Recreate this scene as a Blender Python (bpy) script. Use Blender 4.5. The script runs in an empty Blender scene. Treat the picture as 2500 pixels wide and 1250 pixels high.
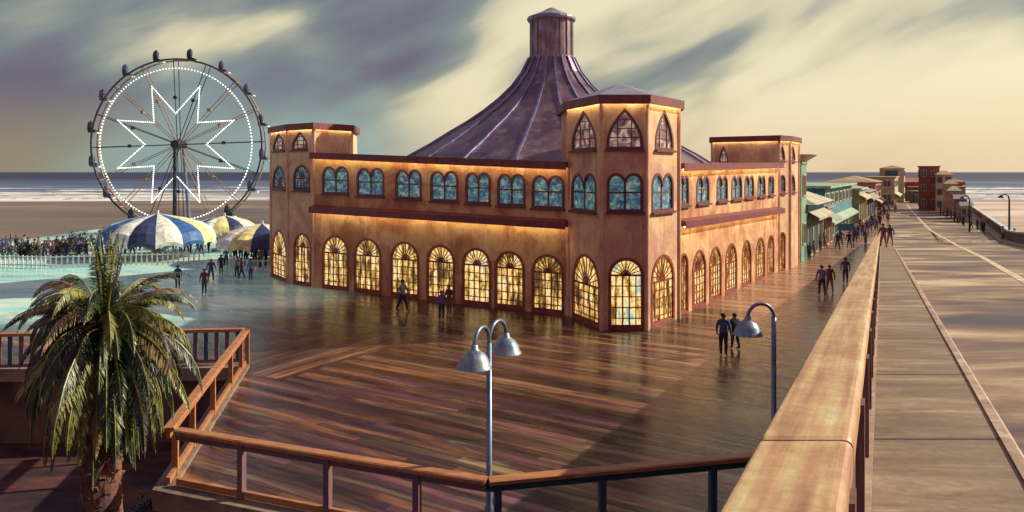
import bpy, bmesh, math, random
from mathutils import Vector, Matrix, noise
from mathutils.geometry import tessellate_polygon
random.seed(11)
R = math.radians
scene = bpy.context.scene
C = scene.collection
F = 1784.0; CX = 1250.0; HY = 420.0; H = 8.0      # focal length (px of the photo), principal column, horizon row, eye height over the deck

def gp(px, py, z=0.0):                              # where the sight line meets the level z
    Y = F*(H-z)/(py-HY)
    return Vector(((px-CX)/F*Y, Y, z))
def at(px, py, Y):
    return Vector(((px-CX)/F*Y, Y, H-(py-HY)/F*Y))

# ------------------------------------------------------------------ objects
def tag(o, label=None, cat=None, group=None, kind=None):
    if label: o['label'] = label
    if cat: o['category'] = cat
    if group: o['group'] = group
    if kind: o['kind'] = kind
    return o
def thing(name, label, cat, loc=(0,0,0), rz=0, group=None):
    o = bpy.data.objects.new(name, None); C.objects.link(o)
    o.empty_display_size = 0.3
    o.location = loc; o.rotation_euler = (0,0,rz)
    return tag(o, label, cat, group)
def copy_tree(o, parent=None):
    c = o.copy(); C.objects.link(c)
    if parent: c.parent = parent
    for ch in o.children: copy_tree(ch, c)
    return c

class MB:
    def __init__(s, off=(0,0,0)):
        s.v = []; s.f = []; s.m = []; s.off = Vector(off)
    def face(s, pts, m=0):
        i = len(s.v); s.v += [tuple(Vector(p)-s.off) for p in pts]
        s.f.append(tuple(range(i, i+len(pts)))); s.m.append(m)
    def mesh(s, verts, faces, m=0):
        i = len(s.v); s.v += [tuple(Vector(p)-s.off) for p in verts]
        for f in faces: s.f.append(tuple(i+k for k in f)); s.m.append(m)
    def box(s, c, sz, rz=0, m=0, ax=None):
        c = Vector(c); hx, hy, hz = sz[0]/2, sz[1]/2, sz[2]/2
        M = Matrix.Rotation(rz, 3, 'Z')
        vs = [c + M @ Vector((x,y,z)) for x in (-hx,hx) for y in (-hy,hy) for z in (-hz,hz)]
        s.mesh(vs, [(0,1,3,2),(4,6,7,5),(0,4,5,1),(2,3,7,6),(0,2,6,4),(1,5,7,3)], m)
    def bar(s, a, b, w, h=None, m=0, up=(0,0,1)):     # square bar from a to b, width w, height h
        a = Vector(a); b = Vector(b); h = h or w
        d = (b-a).normalized(); u = Vector(up)
        if abs(d.dot(u)) > .98: u = Vector((1,0,0))
        x = d.cross(u).normalized(); y = x.cross(d)
        vs = [p + x*sx*w/2 + y*sy*h/2 for p in (a,b) for sx,sy in ((-1,-1),(1,-1),(1,1),(-1,1))]
        s.mesh(vs, [(0,1,2,3),(7,6,5,4),(0,4,5,1),(1,5,6,2),(2,6,7,3),(3,7,4,0)], m)
    def tube(s, pts, r, n=8, m=0, cap=True):
        pts = [Vector(p) for p in pts]; k = len(pts)
        rs = r if isinstance(r, (list,tuple)) else [r]*k
        ref = Vector((0,0,1)); rings = []
        for i,p in enumerate(pts):
            d = (pts[min(i+1,k-1)] - pts[max(i-1,0)]).normalized()
            if i == 0:
                if abs(d.dot(ref)) > .9: ref = Vector((1,0,0))
                x = d.cross(ref).normalized()
            else:
                x = (x - d*x.dot(d)).normalized()
            y = d.cross(x)
            rings.append([p + (x*math.cos(t)+y*math.sin(t))*rs[i] for t in [2*math.pi*j/n for j in range(n)]])
        vs = [p for r_ in rings for p in r_]
        fs = [(i*n+j, i*n+(j+1)%n, (i+1)*n+(j+1)%n, (i+1)*n+j) for i in range(k-1) for j in range(n)]
        if cap: fs += [tuple(range(n-1,-1,-1)), tuple((k-1)*n+j for j in range(n))]
        s.mesh(vs, fs, m)
    def lathe(s, c, prof, n=24, m=0, ph=0, cap=False):
        c = Vector(c)
        vs = [c + Vector((r*math.cos(ph+2*math.pi*j/n), r*math.sin(ph+2*math.pi*j/n), z)) for r,z in prof for j in range(n)]
        fs = [(i*n+j, i*n+(j+1)%n, (i+1)*n+(j+1)%n, (i+1)*n+j) for i in range(len(prof)-1) for j in range(n)]
        if cap: fs += [tuple(range(n-1,-1,-1)), tuple((len(prof)-1)*n+j for j in range(n))]
        s.mesh(vs, fs, m)
    def prism(s, poly, z0, z1, m=0, mtop=None):        # vertical prism over a 2-D polygon; z0/z1 numbers or per-corner lists
        n = len(poly)
        a = z0 if isinstance(z0,(list,tuple)) else [z0]*n; b = z1 if isinstance(z1,(list,tuple)) else [z1]*n
        vs = [(p[0],p[1],a[i]) for i,p in enumerate(poly)] + [(p[0],p[1],b[i]) for i,p in enumerate(poly)]
        s.mesh(vs, [(i,(i+1)%n,n+(i+1)%n,n+i) for i in range(n)] + [tuple(range(n-1,-1,-1))], m)
        s.face([vs[n+i] for i in range(n)], m if mtop is None else mtop)
    def build(s, name, mats, parent=None, smooth=False, fix=True):
        me = bpy.data.meshes.new(name); me.from_pydata(s.v, [], s.f); me.update()
        if not isinstance(mats, (list,tuple)): mats = [mats]
        for m in mats: me.materials.append(m)
        me.polygons.foreach_set('material_index', s.m)
        if fix:
            bm = bmesh.new(); bm.from_mesh(me)
            bmesh.ops.remove_doubles(bm, verts=bm.verts, dist=1e-5)
            bmesh.ops.recalc_face_normals(bm, faces=bm.faces)
            bm.to_mesh(me); bm.free()
        if smooth: me.polygons.foreach_set('use_smooth', [True]*len(me.polygons))
        o = bpy.data.objects.new(name, me); C.objects.link(o)
        if parent: o.parent = parent
        return o

# ------------------------------------------------------------------ materials
class NT:
    def __init__(s, mat): s.t = mat.node_tree; s.n = s.t.nodes; s.l = s.t.links
    def new(s, ty, **kw):
        nd = s.n.new(ty)
        for k,v in kw.items():
            if k.startswith('i_'): nd.inputs[k[2:].replace('_',' ')].default_value = v
            else: setattr(nd, k, v)
        return nd
    def link(s, a, b): s.l.new(a, b)
    def val(s, x, sock):
        if hasattr(x, 'is_linked') or hasattr(x, 'links'): s.l.new(x, sock)
        else: sock.default_value = x
    def math(s, op, a, b=0.0, c=None, clamp=False):
        nd = s.n.new('ShaderNodeMath'); nd.operation = op; nd.use_clamp = clamp
        s.val(a, nd.inputs[0]); s.val(b, nd.inputs[1])
        if c is not None: s.val(c, nd.inputs[2])
        return nd.outputs[0]
    def mix(s, f, a, b, bt='MIX'):
        nd = s.n.new('ShaderNodeMix'); nd.data_type = 'RGBA'; nd.blend_type = bt
        s.val(f, nd.inputs[0])
        for x, k in ((a,6),(b,7)):
            if isinstance(x, tuple): nd.inputs[k].default_value = (*x[:3],1)
            else: s.l.new(x, nd.inputs[k])
        return nd.outputs[2]
    def noise(s, vec, scale=5, detail=4, rough=.55, dist=0):
        nd = s.n.new('ShaderNodeTexNoise'); nd.inputs['Scale'].default_value = scale
        nd.inputs['Detail'].default_value = detail; nd.inputs['Roughness'].default_value = rough; nd.inputs['Distortion'].default_value = dist
        if vec is not None: s.l.new(vec, nd.inputs['Vector'])
        return nd.outputs['Fac']
    def ramp(s, f, stops):
        nd = s.n.new('ShaderNodeValToRGB'); e = nd.color_ramp.elements
        while len(e) < len(stops): e.new(.5)
        for k,(p,c) in enumerate(stops):
            e[k].position = p; e[k].color = (*c,1) if isinstance(c, tuple) else (c,c,c,1)
        s.l.new(f, nd.inputs[0]); return nd.outputs[0]
    def map(s, vec, scale=(1,1,1), rot=(0,0,0), loc=(0,0,0)):
        nd = s.n.new('ShaderNodeMapping'); s.l.new(vec, nd.inputs[0])
        nd.inputs['Scale'].default_value = scale; nd.inputs['Rotation'].default_value = rot; nd.inputs['Location'].default_value = loc
        return nd.outputs[0]
    def range(s, x, a, b, c=0.0, d=1.0):
        nd = s.n.new('ShaderNodeMapRange'); nd.interpolation_type = 'SMOOTHSTEP'
        s.l.new(x, nd.inputs[0])
        for i,v in enumerate((a,b,c,d)): nd.inputs[i+1].default_value = v
        return nd.outputs[0]

def newmat(name):
    m = bpy.data.materials.new(name); m.use_nodes = True
    t = NT(m); b = t.n['Principled BSDF']
    return m, t, b
def pos(t): return t.new('ShaderNodeNewGeometry').outputs['Position']
def objco(t): return t.new('ShaderNodeTexCoord').outputs['Object']

def stucco(name, c1, c2, c3, sc=.6, rough=.8, bump=.25, bs=9, metal=0, streak=True):
    """mottled surface: three hues in broad patches plus fine grain, a little relief"""
    m, t, b = newmat(name)
    p = objco(t)
    n1 = t.noise(p, sc, 5, .6, .6)
    n2 = t.noise(t.map(p, (1,1,.25) if streak else (1,1,1)), sc*4, 4, .6)
    col = t.mix(t.range(n1,.38,.62), c1, c2)
    col = t.mix(t.math('MULTIPLY', t.range(n2,.5,.72), .6), col, c3)
    if streak:
        n4 = t.noise(t.map(p, (2.2,2.2,.3), loc=(7,3,1)), 1.0, 6, .75, .6)
        col = t.mix(1.0, col, t.ramp(n4, [(.34,(.80,.74,.76)), (.45,(.98,.97,.97)), (.6,(1.0,1.0,1.0)), (.72,(1.04,1.05,1.0))]), 'MULTIPLY')
        n5 = t.noise(p, 3.2, 6, .75, .8)
        col = t.mix(1.0, col, t.ramp(n5, [(.33,(.72,.66,.70)), (.46,(1,1,1)), (.60,(1,1,1)), (.70,(1.15,1.2,1.1))]), 'MULTIPLY')
    t.link(col, b.inputs['Base Color'])
    b.inputs['Roughness'].default_value = rough; b.inputs['Metallic'].default_value = metal
    bp = t.new('ShaderNodeBump', i_Strength=bump, i_Distance=.03)
    t.link(t.noise(p, bs, 5, .65), bp.inputs['Height']); t.link(bp.outputs[0], b.inputs['Normal'])
    return m
def plain(name, c, rough=.6, metal=0, var=.35, sc=2.0):
    m, t, b = newmat(name)
    n = t.noise(objco(t), sc, 4, .6)
    dk = tuple(x*(1-var) for x in c); lt = tuple(min(1,x*(1+var*.7)) for x in c)
    t.link(t.mix(t.range(n,.3,.7), dk, lt), b.inputs['Base Color'])
    b.inputs['Roughness'].default_value = rough; b.inputs['Metallic'].default_value = metal
    return m
def emit(name, c, s):
    m, t, b = newmat(name)
    b.inputs['Base Color'].default_value = (*c,1)
    b.inputs['Emission Color'].default_value = (*c,1); b.inputs['Emission Strength'].default_value = s
    return m

M = {}
M['wall']  = stucco('wall_stucco', (.74,.44,.21), (.46,.17,.085), (.80,.52,.34), .42, bump=.5)
M['tower'] = stucco('tower_stucco', (.78,.50,.28), (.60,.30,.20), (.84,.56,.42), .45, bump=.5)
M['trim']  = stucco('red_trim', (.24,.042,.040), (.15,.03,.05), (.34,.09,.06), 1.2, .5)
M['frame'] = stucco('window_frame_paint', (.34,.075,.028), (.20,.04,.04), (.44,.13,.04), 2., .45, .1)
M['frame_up'] = stucco('upper_frame_paint', (.12,.035,.05), (.19,.04,.03), (.07,.04,.13), 2., .45, .1)
M['dome']  = stucco('dome_metal', (.30,.19,.20), (.17,.09,.15), (.52,.42,.35), .30, .33, .25, 3, .55)
M['rib']   = stucco('dome_seam', (.26,.25,.46), (.16,.13,.30), (.42,.42,.58), .8, .4, .1, 6, .3)
M['lantern'] = stucco('lantern_metal', (.22,.16,.23), (.34,.25,.26), (.55,.50,.52), 1.0, .36, .1, 4, .55)
M['blue_roof'] = stucco('blue_roof', (.20,.21,.33), (.30,.26,.30), (.42,.37,.38), .8, .5)
M['rail']  = None
M['iron']  = plain('lamp_iron', (.18,.22,.33), .38, .5)
M['shade'] = stucco('lamp_shade_enamel', (.30,.34,.36), (.13,.22,.36), (.46,.42,.27), 3.4, .38, .25, 9, .35)
M['shade_in'] = plain('lamp_shade_inside', (.62,.6,.5), .5)
M['bulb'] = plain('frosted_bulb', (.8,.78,.7), .3)
M['dark']  = plain('dark_steel', (.045,.04,.055), .5, .4)
M['rust']  = plain('rust_paint', (.34,.21,.16), .55, .1)
M['white'] = plain('white_paint', (.75,.75,.72), .5)
M['cane']  = plain('rail_white', (.62,.66,.66), .5)

def wood(name, c1, c2, c3, axis=0, sc=1.0, rough=.5, bump=.3):
    m, t, b = newmat(name)
    p = objco(t); s = [3.5,3.5,3.5]; s[axis] = .35
    n1 = t.noise(t.map(p, tuple(s)), sc*2, 6, .65, .8)
    n2 = t.noise(t.map(p, tuple(x*3 for x in s)), sc*3, 4, .6)
    col = t.mix(t.range(n1,.32,.62), c1, c2)
    col = t.mix(t.math('MULTIPLY', t.range(n2,.52,.7), .7), col, c3)
    t.link(col, b.inputs['Base Color']); b.inputs['Roughness'].default_value = rough
    bp = t.new('ShaderNodeBump', i_Strength=bump, i_Distance=.01)
    t.link(n2, bp.inputs['Height']); t.link(bp.outputs[0], b.inputs['Normal'])
    return m
M['rail'] = wood('handrail_wood', (.50,.215,.085), (.34,.125,.055), (.66,.36,.17))
M['post'] = wood('post_wood', (.22,.10,.085), (.14,.085,.14), (.36,.17,.09), 2)
M['shadepost'] = wood('shade_tint_post', (.025,.10,.13), (.04,.07,.13), (.03,.14,.13), 2)  # blue-green of posts in shadow, put into the wood colour

# boardwalk: broad planks parallel to the shaded front, a cross-laid panel, teal-painted plaza beyond
def boardwalk_mat():
    m, t, b = newmat('boardwalk_planks')
    p = pos(t)
    dot = lambda v: (lambda nd: (t.link(p, nd.inputs[0]), setattr(nd.inputs[1], 'default_value', v), nd.outputs['Value'])[2])(t.new('ShaderNodeVectorMath', operation='DOT_PRODUCT'))
    s = dot((-.854,.521,0)); v = dot((.521,.854,0))
    wob = t.math('MULTIPLY', t.math('SUBTRACT', t.noise(p, .12, 2), .5), .5)
    inside = t.math('MULTIPLY', t.math('MULTIPLY', t.math('GREATER_THAN', s, 22.2), t.math('LESS_THAN', s, 27.0)),
                    t.math('MULTIPLY', t.math('GREATER_THAN', v, 19.4), t.math('LESS_THAN', v, 28.0)))
    # swap axes inside the panel
    al = t.math('ADD', t.math('MULTIPLY', v, inside), t.math('MULTIPLY', s, t.math('SUBTRACT', 1.0, inside)))
    ac = t.math('ADD', t.math('MULTIPLY', s, inside), t.math('MULTIPLY', v, t.math('SUBTRACT', 1.0, inside)))
    ac = t.math('ADD', ac, wob)
    W = .30
    k = t.math('FLOOR', t.math('DIVIDE', ac, W)); fr = t.math('FRACT', t.math('DIVIDE', ac, W))
    wn = t.new('ShaderNodeTexWhiteNoise', noise_dimensions='1D'); t.link(k, wn.inputs['W'])
    # board ends
    seg = t.math('FLOOR', t.math('ADD', t.math('DIVIDE', al, 5.5), t.math('MULTIPLY', wn.outputs['Value'], 7.0)))
    cmb = t.new('ShaderNodeCombineXYZ'); t.link(k, cmb.inputs[0]); t.link(seg, cmb.inputs[1])
    wn2 = t.new('ShaderNodeTexWhiteNoise', noise_dimensions='3D'); t.link(cmb.outputs[0], wn2.inputs['Vector'])
    st = t.new('ShaderNodeCombineXYZ'); t.link(t.math('MULTIPLY', al, .10), st.inputs[0]); t.link(t.math('MULTIPLY', ac, 1.1), st.inputs[1])
    n1 = t.noise(st.outputs[0], 1.0, 5, .62, .4)
    st2 = t.new('ShaderNodeCombineXYZ'); t.link(t.math('MULTIPLY', al, .8), st2.inputs[0]); t.link(t.math('MULTIPLY', ac, 22), st2.inputs[1])
    n2 = t.noise(st2.outputs[0], 1.0, 4, .7)
    st3 = t.new('ShaderNodeCombineXYZ'); t.link(t.math('MULTIPLY', al, .06), st3.inputs[0]); t.link(t.math('MULTIPLY', ac, .62), st3.inputs[1])
    n3 = t.noise(st3.outputs[0], 1.3, 3, .5)
    f = t.math('ADD', t.math('MULTIPLY', n1, .80), t.math('MULTIPLY', wn2.outputs['Value'], .20))
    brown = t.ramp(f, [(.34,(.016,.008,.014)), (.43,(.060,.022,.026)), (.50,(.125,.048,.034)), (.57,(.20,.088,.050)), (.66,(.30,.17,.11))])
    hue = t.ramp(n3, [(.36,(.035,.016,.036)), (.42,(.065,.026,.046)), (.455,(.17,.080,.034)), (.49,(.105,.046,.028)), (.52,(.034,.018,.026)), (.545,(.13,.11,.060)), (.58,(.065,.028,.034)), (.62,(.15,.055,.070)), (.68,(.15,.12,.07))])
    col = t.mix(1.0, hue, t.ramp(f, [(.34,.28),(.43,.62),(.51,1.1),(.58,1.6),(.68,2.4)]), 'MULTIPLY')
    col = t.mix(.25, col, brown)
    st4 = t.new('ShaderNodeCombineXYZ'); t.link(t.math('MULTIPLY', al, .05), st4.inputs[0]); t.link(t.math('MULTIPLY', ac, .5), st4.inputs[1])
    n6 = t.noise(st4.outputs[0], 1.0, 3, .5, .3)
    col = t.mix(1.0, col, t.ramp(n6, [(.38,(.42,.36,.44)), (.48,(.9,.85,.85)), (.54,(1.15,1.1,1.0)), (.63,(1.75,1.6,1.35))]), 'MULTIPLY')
    # plaza paint beyond
    sep = t.new('ShaderNodeSeparateXYZ'); t.link(p, sep.inputs[0])
    nb = t.noise(p, .10, 4, .6, .5)
    e = t.math('ADD', t.math('ADD', sep.outputs[1], t.math('MULTIPLY', sep.outputs[0], -.16)), t.math('MULTIPLY', t.math('SUBTRACT', nb, .5), 22.0))
    e2 = t.math('ADD', sep.outputs[0], t.math('MULTIPLY', t.math('SUBTRACT', nb, .5), 3.0))
    tm = t.math('MULTIPLY', t.range(e, 37, 47), t.range(e2, -9, -14))
    tp = t.noise(t.map(p, (.05,.30,1)), 1.0, 5, .65, .6)
    teal = t.ramp(tp, [(.32,(.40,.32,.36)), (.40,(.30,.62,.62)), (.50,(.48,.90,.84)), (.62,(.80,.94,.78))])
    col = t.mix(tm, col, teal)
    # rosy boards along the pier
    pm = t.range(t.math('ADD', sep.outputs[0], t.math('MULTIPLY', sep.outputs[1], -.05)), 8.5, 12.5)
    rosy = t.ramp(n1, [(.32,(.20,.085,.075)), (.47,(.33,.16,.12)), (.58,(.44,.25,.15)), (.70,(.52,.36,.22))])
    col = t.mix(t.math('MULTIPLY', pm, .8), col, rosy)
    gap = t.math('MULTIPLY', t.range(t.math('ABSOLUTE', t.math('SUBTRACT', fr, .5)), .46, .495), t.math('SUBTRACT', 1.0, t.math('MULTIPLY', tm, .8)))
    col = t.mix(t.math('MULTIPLY', gap, .65), col, (.02,.01,.012))
    col = t.mix(.35, col, t.mix(1.0, col, t.ramp(n2, [(.3,.55),(.7,1.35)]), 'MULTIPLY'))
    t.link(col, b.inputs['Base Color'])
    t.link(t.range(n1, .3, .7, .14, .34), b.inputs['Roughness'])
    b.inputs['Specular IOR Level'].default_value = .42
    bp = t.new('ShaderNodeBump', i_Strength=.35, i_Distance=.008)
    t.link(t.math('SUBTRACT', n2, t.math('MULTIPLY', gap, 1.5)), bp.inputs['Height']); t.link(bp.outputs[0], b.inputs['Normal'])
    return m
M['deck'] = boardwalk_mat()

def paving(name, ramp, sx, sy, rough=.7, sc=1.0, along=False):
    m, t, b = newmat(name)
    if along:
        q = pos(t); o_ = []
        for v_ in ((.892,-.451,0),(.451,.892,0)):
            nd = t.new('ShaderNodeVectorMath', operation='DOT_PRODUCT'); t.link(q, nd.inputs[0]); nd.inputs[1].default_value = v_; o_.append(nd.outputs['Value'])
        cb = t.new('ShaderNodeCombineXYZ'); t.link(t.math('MULTIPLY', o_[0], sx), cb.inputs[0]); t.link(t.math('MULTIPLY', o_[1], sy), cb.inputs[1]); p = cb.outputs[0]
    else: p = t.map(pos(t), (sx,sy,1), (0,0,0))
    n1 = t.noise(p, sc, 6, .62, .12 if along else .7); n2 = t.noise(pos(t), 14, 4, .7)
    if along:
        n3 = t.noise(pos(t), 2.2, 5, .7); n1 = t.math('ADD', t.math('MULTIPLY', n1, .62), t.math('MULTIPLY', n3, .38))
    col = t.ramp(n1, ramp)
    col = t.mix(.5, col, t.mix(1.0, col, t.ramp(n2, [(.3,.6),(.7,1.3)]), 'MULTIPLY'))
    t.link(col, b.inputs['Base Color']); b.inputs['Roughness'].default_value = rough
    bp = t.new('ShaderNodeBump', i_Strength=.3, i_Distance=.006)
    t.link(n2, bp.inputs['Height']); t.link(bp.outputs[0], b.inputs['Normal'])
    return m
M['road'] = paving('sun_streaked_road', [(.37,(.050,.028,.048)), (.44,(.110,.058,.058)), (.50,(.21,.12,.085)), (.55,(.34,.22,.14)), (.62,(.56,.43,.29))], .085, .22, .6, 1.1)  # pale and dark streaks put sun patches and shadow into the road colour
M['walk'] = paving('sidewalk_concrete', [(.34,(.13,.082,.065)), (.46,(.20,.125,.085)), (.57,(.27,.185,.125)), (.70,(.42,.32,.21))], .6, 2.4, .6, .9)
M['kerb'] = paving('kerb_concrete', [(.32,(.22,.13,.12)), (.5,(.36,.23,.17)), (.7,(.55,.43,.33))], 1, 1, .7, 2)
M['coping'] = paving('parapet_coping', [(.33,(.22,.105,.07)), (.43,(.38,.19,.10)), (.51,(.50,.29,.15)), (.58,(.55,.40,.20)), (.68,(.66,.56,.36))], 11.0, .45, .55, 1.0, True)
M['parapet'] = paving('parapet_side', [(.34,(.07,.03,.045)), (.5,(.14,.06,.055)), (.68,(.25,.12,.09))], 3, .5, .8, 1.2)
M['joint'] = plain('joint_tar', (.05,.03,.028), .9)
M['line'] = plain('road_line_paint', (.62,.50,.30), .6, 0, .4, 1.5)
M['soil'] = paving('dark_ground', [(.34,(.012,.006,.010)), (.48,(.045,.014,.018)), (.6,(.10,.03,.024)), (.72,(.16,.06,.035))], .35, 1.1, .8, 1.0)
M['retain'] = stucco('deck_side_wall', (.16,.09,.055), (.07,.035,.035), (.24,.13,.07), .5, .85)
M['kerbdeck'] = stucco('deck_edge_beam', (.30,.22,.15), (.18,.12,.11), (.36,.22,.12), .8, .8)

def sand_mat():
    m, t, b = newmat('beach_sand')
    p = pos(t)
    n1 = t.noise(t.map(p, (.008,.03,1)), 1.0, 6, .6, .6); n2 = t.noise(p, 1.2, 5, .7)
    col = t.ramp(n1, [(.36,(.105,.080,.085)), (.46,(.150,.115,.100)), (.56,(.20,.140,.115)), (.68,(.34,.25,.19))])
    sx = t.new('ShaderNodeSeparateXYZ'); t.link(p, sx.inputs[0])
    pk = t.ramp(n1, [(.36,(.26,.19,.16)), (.46,(.46,.33,.27)), (.54,(.58,.40,.33)), (.62,(.66,.58,.46))])
    col = t.mix(t.range(sx.outputs[0], 20, 90), col, pk)
    col = t.mix(.4, col, t.mix(1.0, col, t.ramp(n2, [(.3,.65),(.7,1.25)]), 'MULTIPLY'))
    t.link(col, b.inputs['Base Color']); b.inputs['Roughness'].default_value = .9
    bp = t.new('ShaderNodeBump', i_Strength=.6, i_Distance=.15)
    t.link(n2, bp.inputs['Height']); t.link(bp.outputs[0], b.inputs['Normal'])
    return m
def sea_mat():
    m, t, b = newmat('sea_water')
    p = pos(t); sep = t.new('ShaderNodeSeparateXYZ'); t.link(p, sep.inputs[0])
    Y = sep.outputs[1]
    n1 = t.noise(t.map(p, (.0022,.02,1)), 1.0, 6, .65, .7)
    n2 = t.noise(t.map(p, (.004,.028,1), loc=(3,7,0)), 1.0, 7, .7, 1.0)
    n3 = t.noise(t.map(p, (.03,.16,1)), 1.0, 6, .75, .5)
    # colour: indigo far out, slate-blue, then milky shallows
    col = t.mix(t.range(Y, 1300, 520), (.030,.034,.085), (.075,.10,.19))
    col = t.mix(t.math('MULTIPLY', t.range(n1,.45,.62), t.range(Y, 1500, 560)), col, (.16,.22,.34))
    col = t.mix(t.range(Y, 470, 320), col, (.36,.33,.34))
    thr = t.range(Y, 1050, 330, .66, .49)
    foam = t.math('MULTIPLY', t.range(t.math('SUBTRACT', t.math('ADD', t.math('MULTIPLY', n2,.8), t.math('MULTIPLY', n3,.2)), thr), 0.0, .05), t.range(Y, 1100, 800))
    col = t.mix(t.math('MULTIPLY', foam, .9), col, (.74,.72,.68))
    t.link(col, b.inputs['Base Color'])
    t.link(t.mix(foam, (.55,.55,.55), (.9,.9,.9)), b.inputs['Roughness']); b.inputs['Specular IOR Level'].default_value = .22
    bp = t.new('ShaderNodeBump', i_Strength=.8, i_Distance=1.2)
    t.link(t.noise(t.map(p, (.02,.09,1)), 1.0, 6, .7), bp.inputs['Height']); t.link(bp.outputs[0], b.inputs['Normal'])
    return m
M['sand'] = sand_mat(); M['sea'] = sea_mat()

def lit_glass():
    m, t, b = newmat('lit_door_glass')
    p = pos(t); info = t.new('ShaderNodeObjectInfo')
    add = t.new('ShaderNodeVectorMath', operation='ADD'); t.link(p, add.inputs[0]); t.link(info.outputs['Random'], add.inputs[1])
    n1 = t.noise(t.map(add.outputs[0], (2.6,2.6,.8)), 1.0, 5, .65, .2)
    n2 = t.noise(add.outputs[0], 5.0, 3, .6)
    f = t.math('ADD', t.math('MULTIPLY', n1, .8), t.math('MULTIPLY', n2, .2))
    f = t.math('ADD', f, t.math('MULTIPLY', t.math('SUBTRACT', info.outputs['Random'], .5), .07))
    col = t.ramp(f, [(.35,(.03,.02,.015)), (.42,(.12,.07,.02)), (.465,(.34,.19,.04)), (.51,(.66,.40,.11)), (.555,(.90,.68,.30)), (.60,(.36,.42,.28)), (.66,(.20,.42,.44))])
    t.link(col, b.inputs['Emission Color']); b.inputs['Emission Strength'].default_value = 1.15
    t.link(t.mix(.7, col, (.02,.02,.02)), b.inputs['Base Color'])
    b.inputs['Roughness'].default_value = .12
    return m
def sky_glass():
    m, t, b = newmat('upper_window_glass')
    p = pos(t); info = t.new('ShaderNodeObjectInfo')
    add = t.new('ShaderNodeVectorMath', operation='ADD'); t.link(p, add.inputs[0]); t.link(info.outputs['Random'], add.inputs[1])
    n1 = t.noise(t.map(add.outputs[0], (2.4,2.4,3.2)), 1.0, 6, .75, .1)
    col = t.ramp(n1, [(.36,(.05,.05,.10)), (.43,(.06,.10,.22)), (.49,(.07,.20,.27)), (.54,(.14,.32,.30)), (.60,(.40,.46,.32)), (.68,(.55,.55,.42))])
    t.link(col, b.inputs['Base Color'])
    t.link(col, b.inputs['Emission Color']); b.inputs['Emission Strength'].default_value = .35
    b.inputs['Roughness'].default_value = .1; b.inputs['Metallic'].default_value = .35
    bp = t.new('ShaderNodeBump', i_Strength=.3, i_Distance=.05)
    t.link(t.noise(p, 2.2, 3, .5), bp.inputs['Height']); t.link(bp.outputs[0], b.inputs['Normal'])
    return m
def tower_glass():
    m, t, b = newmat('lookout_window_glass')
    p = pos(t)
    n1 = t.noise(t.map(p, (1.3,1.3,1.6)), 1.0, 5, .6, 1.2)
    col = t.ramp(n1, [(.38,(.14,.07,.09)), (.46,(.32,.19,.20)), (.53,(.55,.40,.30)), (.60,(.85,.75,.58))])
    t.link(col, b.inputs['Base Color']); b.inputs['Roughness'].default_value = .12; b.inputs['Metallic'].default_value = .2
    t.link(col, b.inputs['Emission Color']); b.inputs['Emission Strength'].default_value = .25
    return m
M['lit'] = lit_glass(); M['glass'] = sky_glass(); M['glass_top'] = tower_glass()
M['strip'] = emit('cornice_lamp', (1.0,.90,.40), 16.0)
M['wheelbulb'] = emit('wheel_bulb', (1.0,.97,.88), 2.2)

# ------------------------------------------------------------------ world, sun, camera
SUN_AZ = Vector((1,.24,0)).normalized(); EL = R(30)
w = bpy.data.worlds.new('World'); scene.world = w; w.use_nodes = True
t = NT(w); bg = t.n['Background']
sky = t.new('ShaderNodeTexSky', sky_type='NISHITA'); sky.sun_disc = False
sky.sun_elevation = EL; sky.sun_rotation = math.atan2(SUN_AZ.x, SUN_AZ.y)
sky.air_density = 1.5; sky.dust_density = 3.0
tc = t.new('ShaderNodeTexCoord').outputs['Generated']
sp = t.new('ShaderNodeSeparateXYZ'); t.link(tc, sp.inputs[0])
u = t.math('ARCTAN2', sp.outputs[0], sp.outputs[1]); v = t.math('ARCSINE', sp.outputs[2])
ca, sa = math.cos(R(24)), math.sin(R(24))
al = t.math('ADD', t.math('MULTIPLY', u, ca), t.math('MULTIPLY', v, sa))
ac = t.math('SUBTRACT', t.math('MULTIPLY', v, ca), t.math('MULTIPLY', u, sa))
def sco(a, b_, la=0, lb=0):
    cb = t.new('ShaderNodeCombineXYZ')
    t.link(t.math('ADD', t.math('MULTIPLY', al, a), la), cb.inputs[0]); t.link(t.math('ADD', t.math('MULTIPLY', ac, b_), lb), cb.inputs[1])
    return cb.outputs[0]
n1 = t.noise(sco(3.2, 8.0, 1.7, 3.2), 1.0, 3, .42, .35)
n2 = t.noise(sco(5.0, 22.0, 5, 1), 1.0, 4, .5, .3)
f = t.math('ADD', t.math('MULTIPLY', t.math('SUBTRACT', n1, .5), 2.1), t.math('MULTIPLY', t.math('SUBTRACT', n2, .5), .45))
ub = t.math('SUBTRACT', u, t.math('MULTIPLY', t.math('SUBTRACT', v, .07), 1.25))
f = t.math('ADD', f, t.range(ub, -.34, .06, .30, .88))
f = t.math('SUBTRACT', f, t.math('MULTIPLY', t.math('MULTIPLY', t.range(u, .28, .58), t.range(v, .07, .16)), .26))
cloud = t.ramp(f, [(.05,(.115,.090,.150)), (.20,(.135,.130,.175)), (.34,(.165,.190,.205)), (.47,(.27,.285,.245)), (.60,(.55,.50,.34)), (.76,(.75,.66,.43)), (.95,(.81,.71,.48))])
low = t.math('MULTIPLY', t.range(v, .12, .0), .6)
horiz = t.mix(t.range(u, -.35, .35), (.38,.33,.16), (.74,.54,.35))
cloud = t.mix(low, cloud, horiz)
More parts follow.
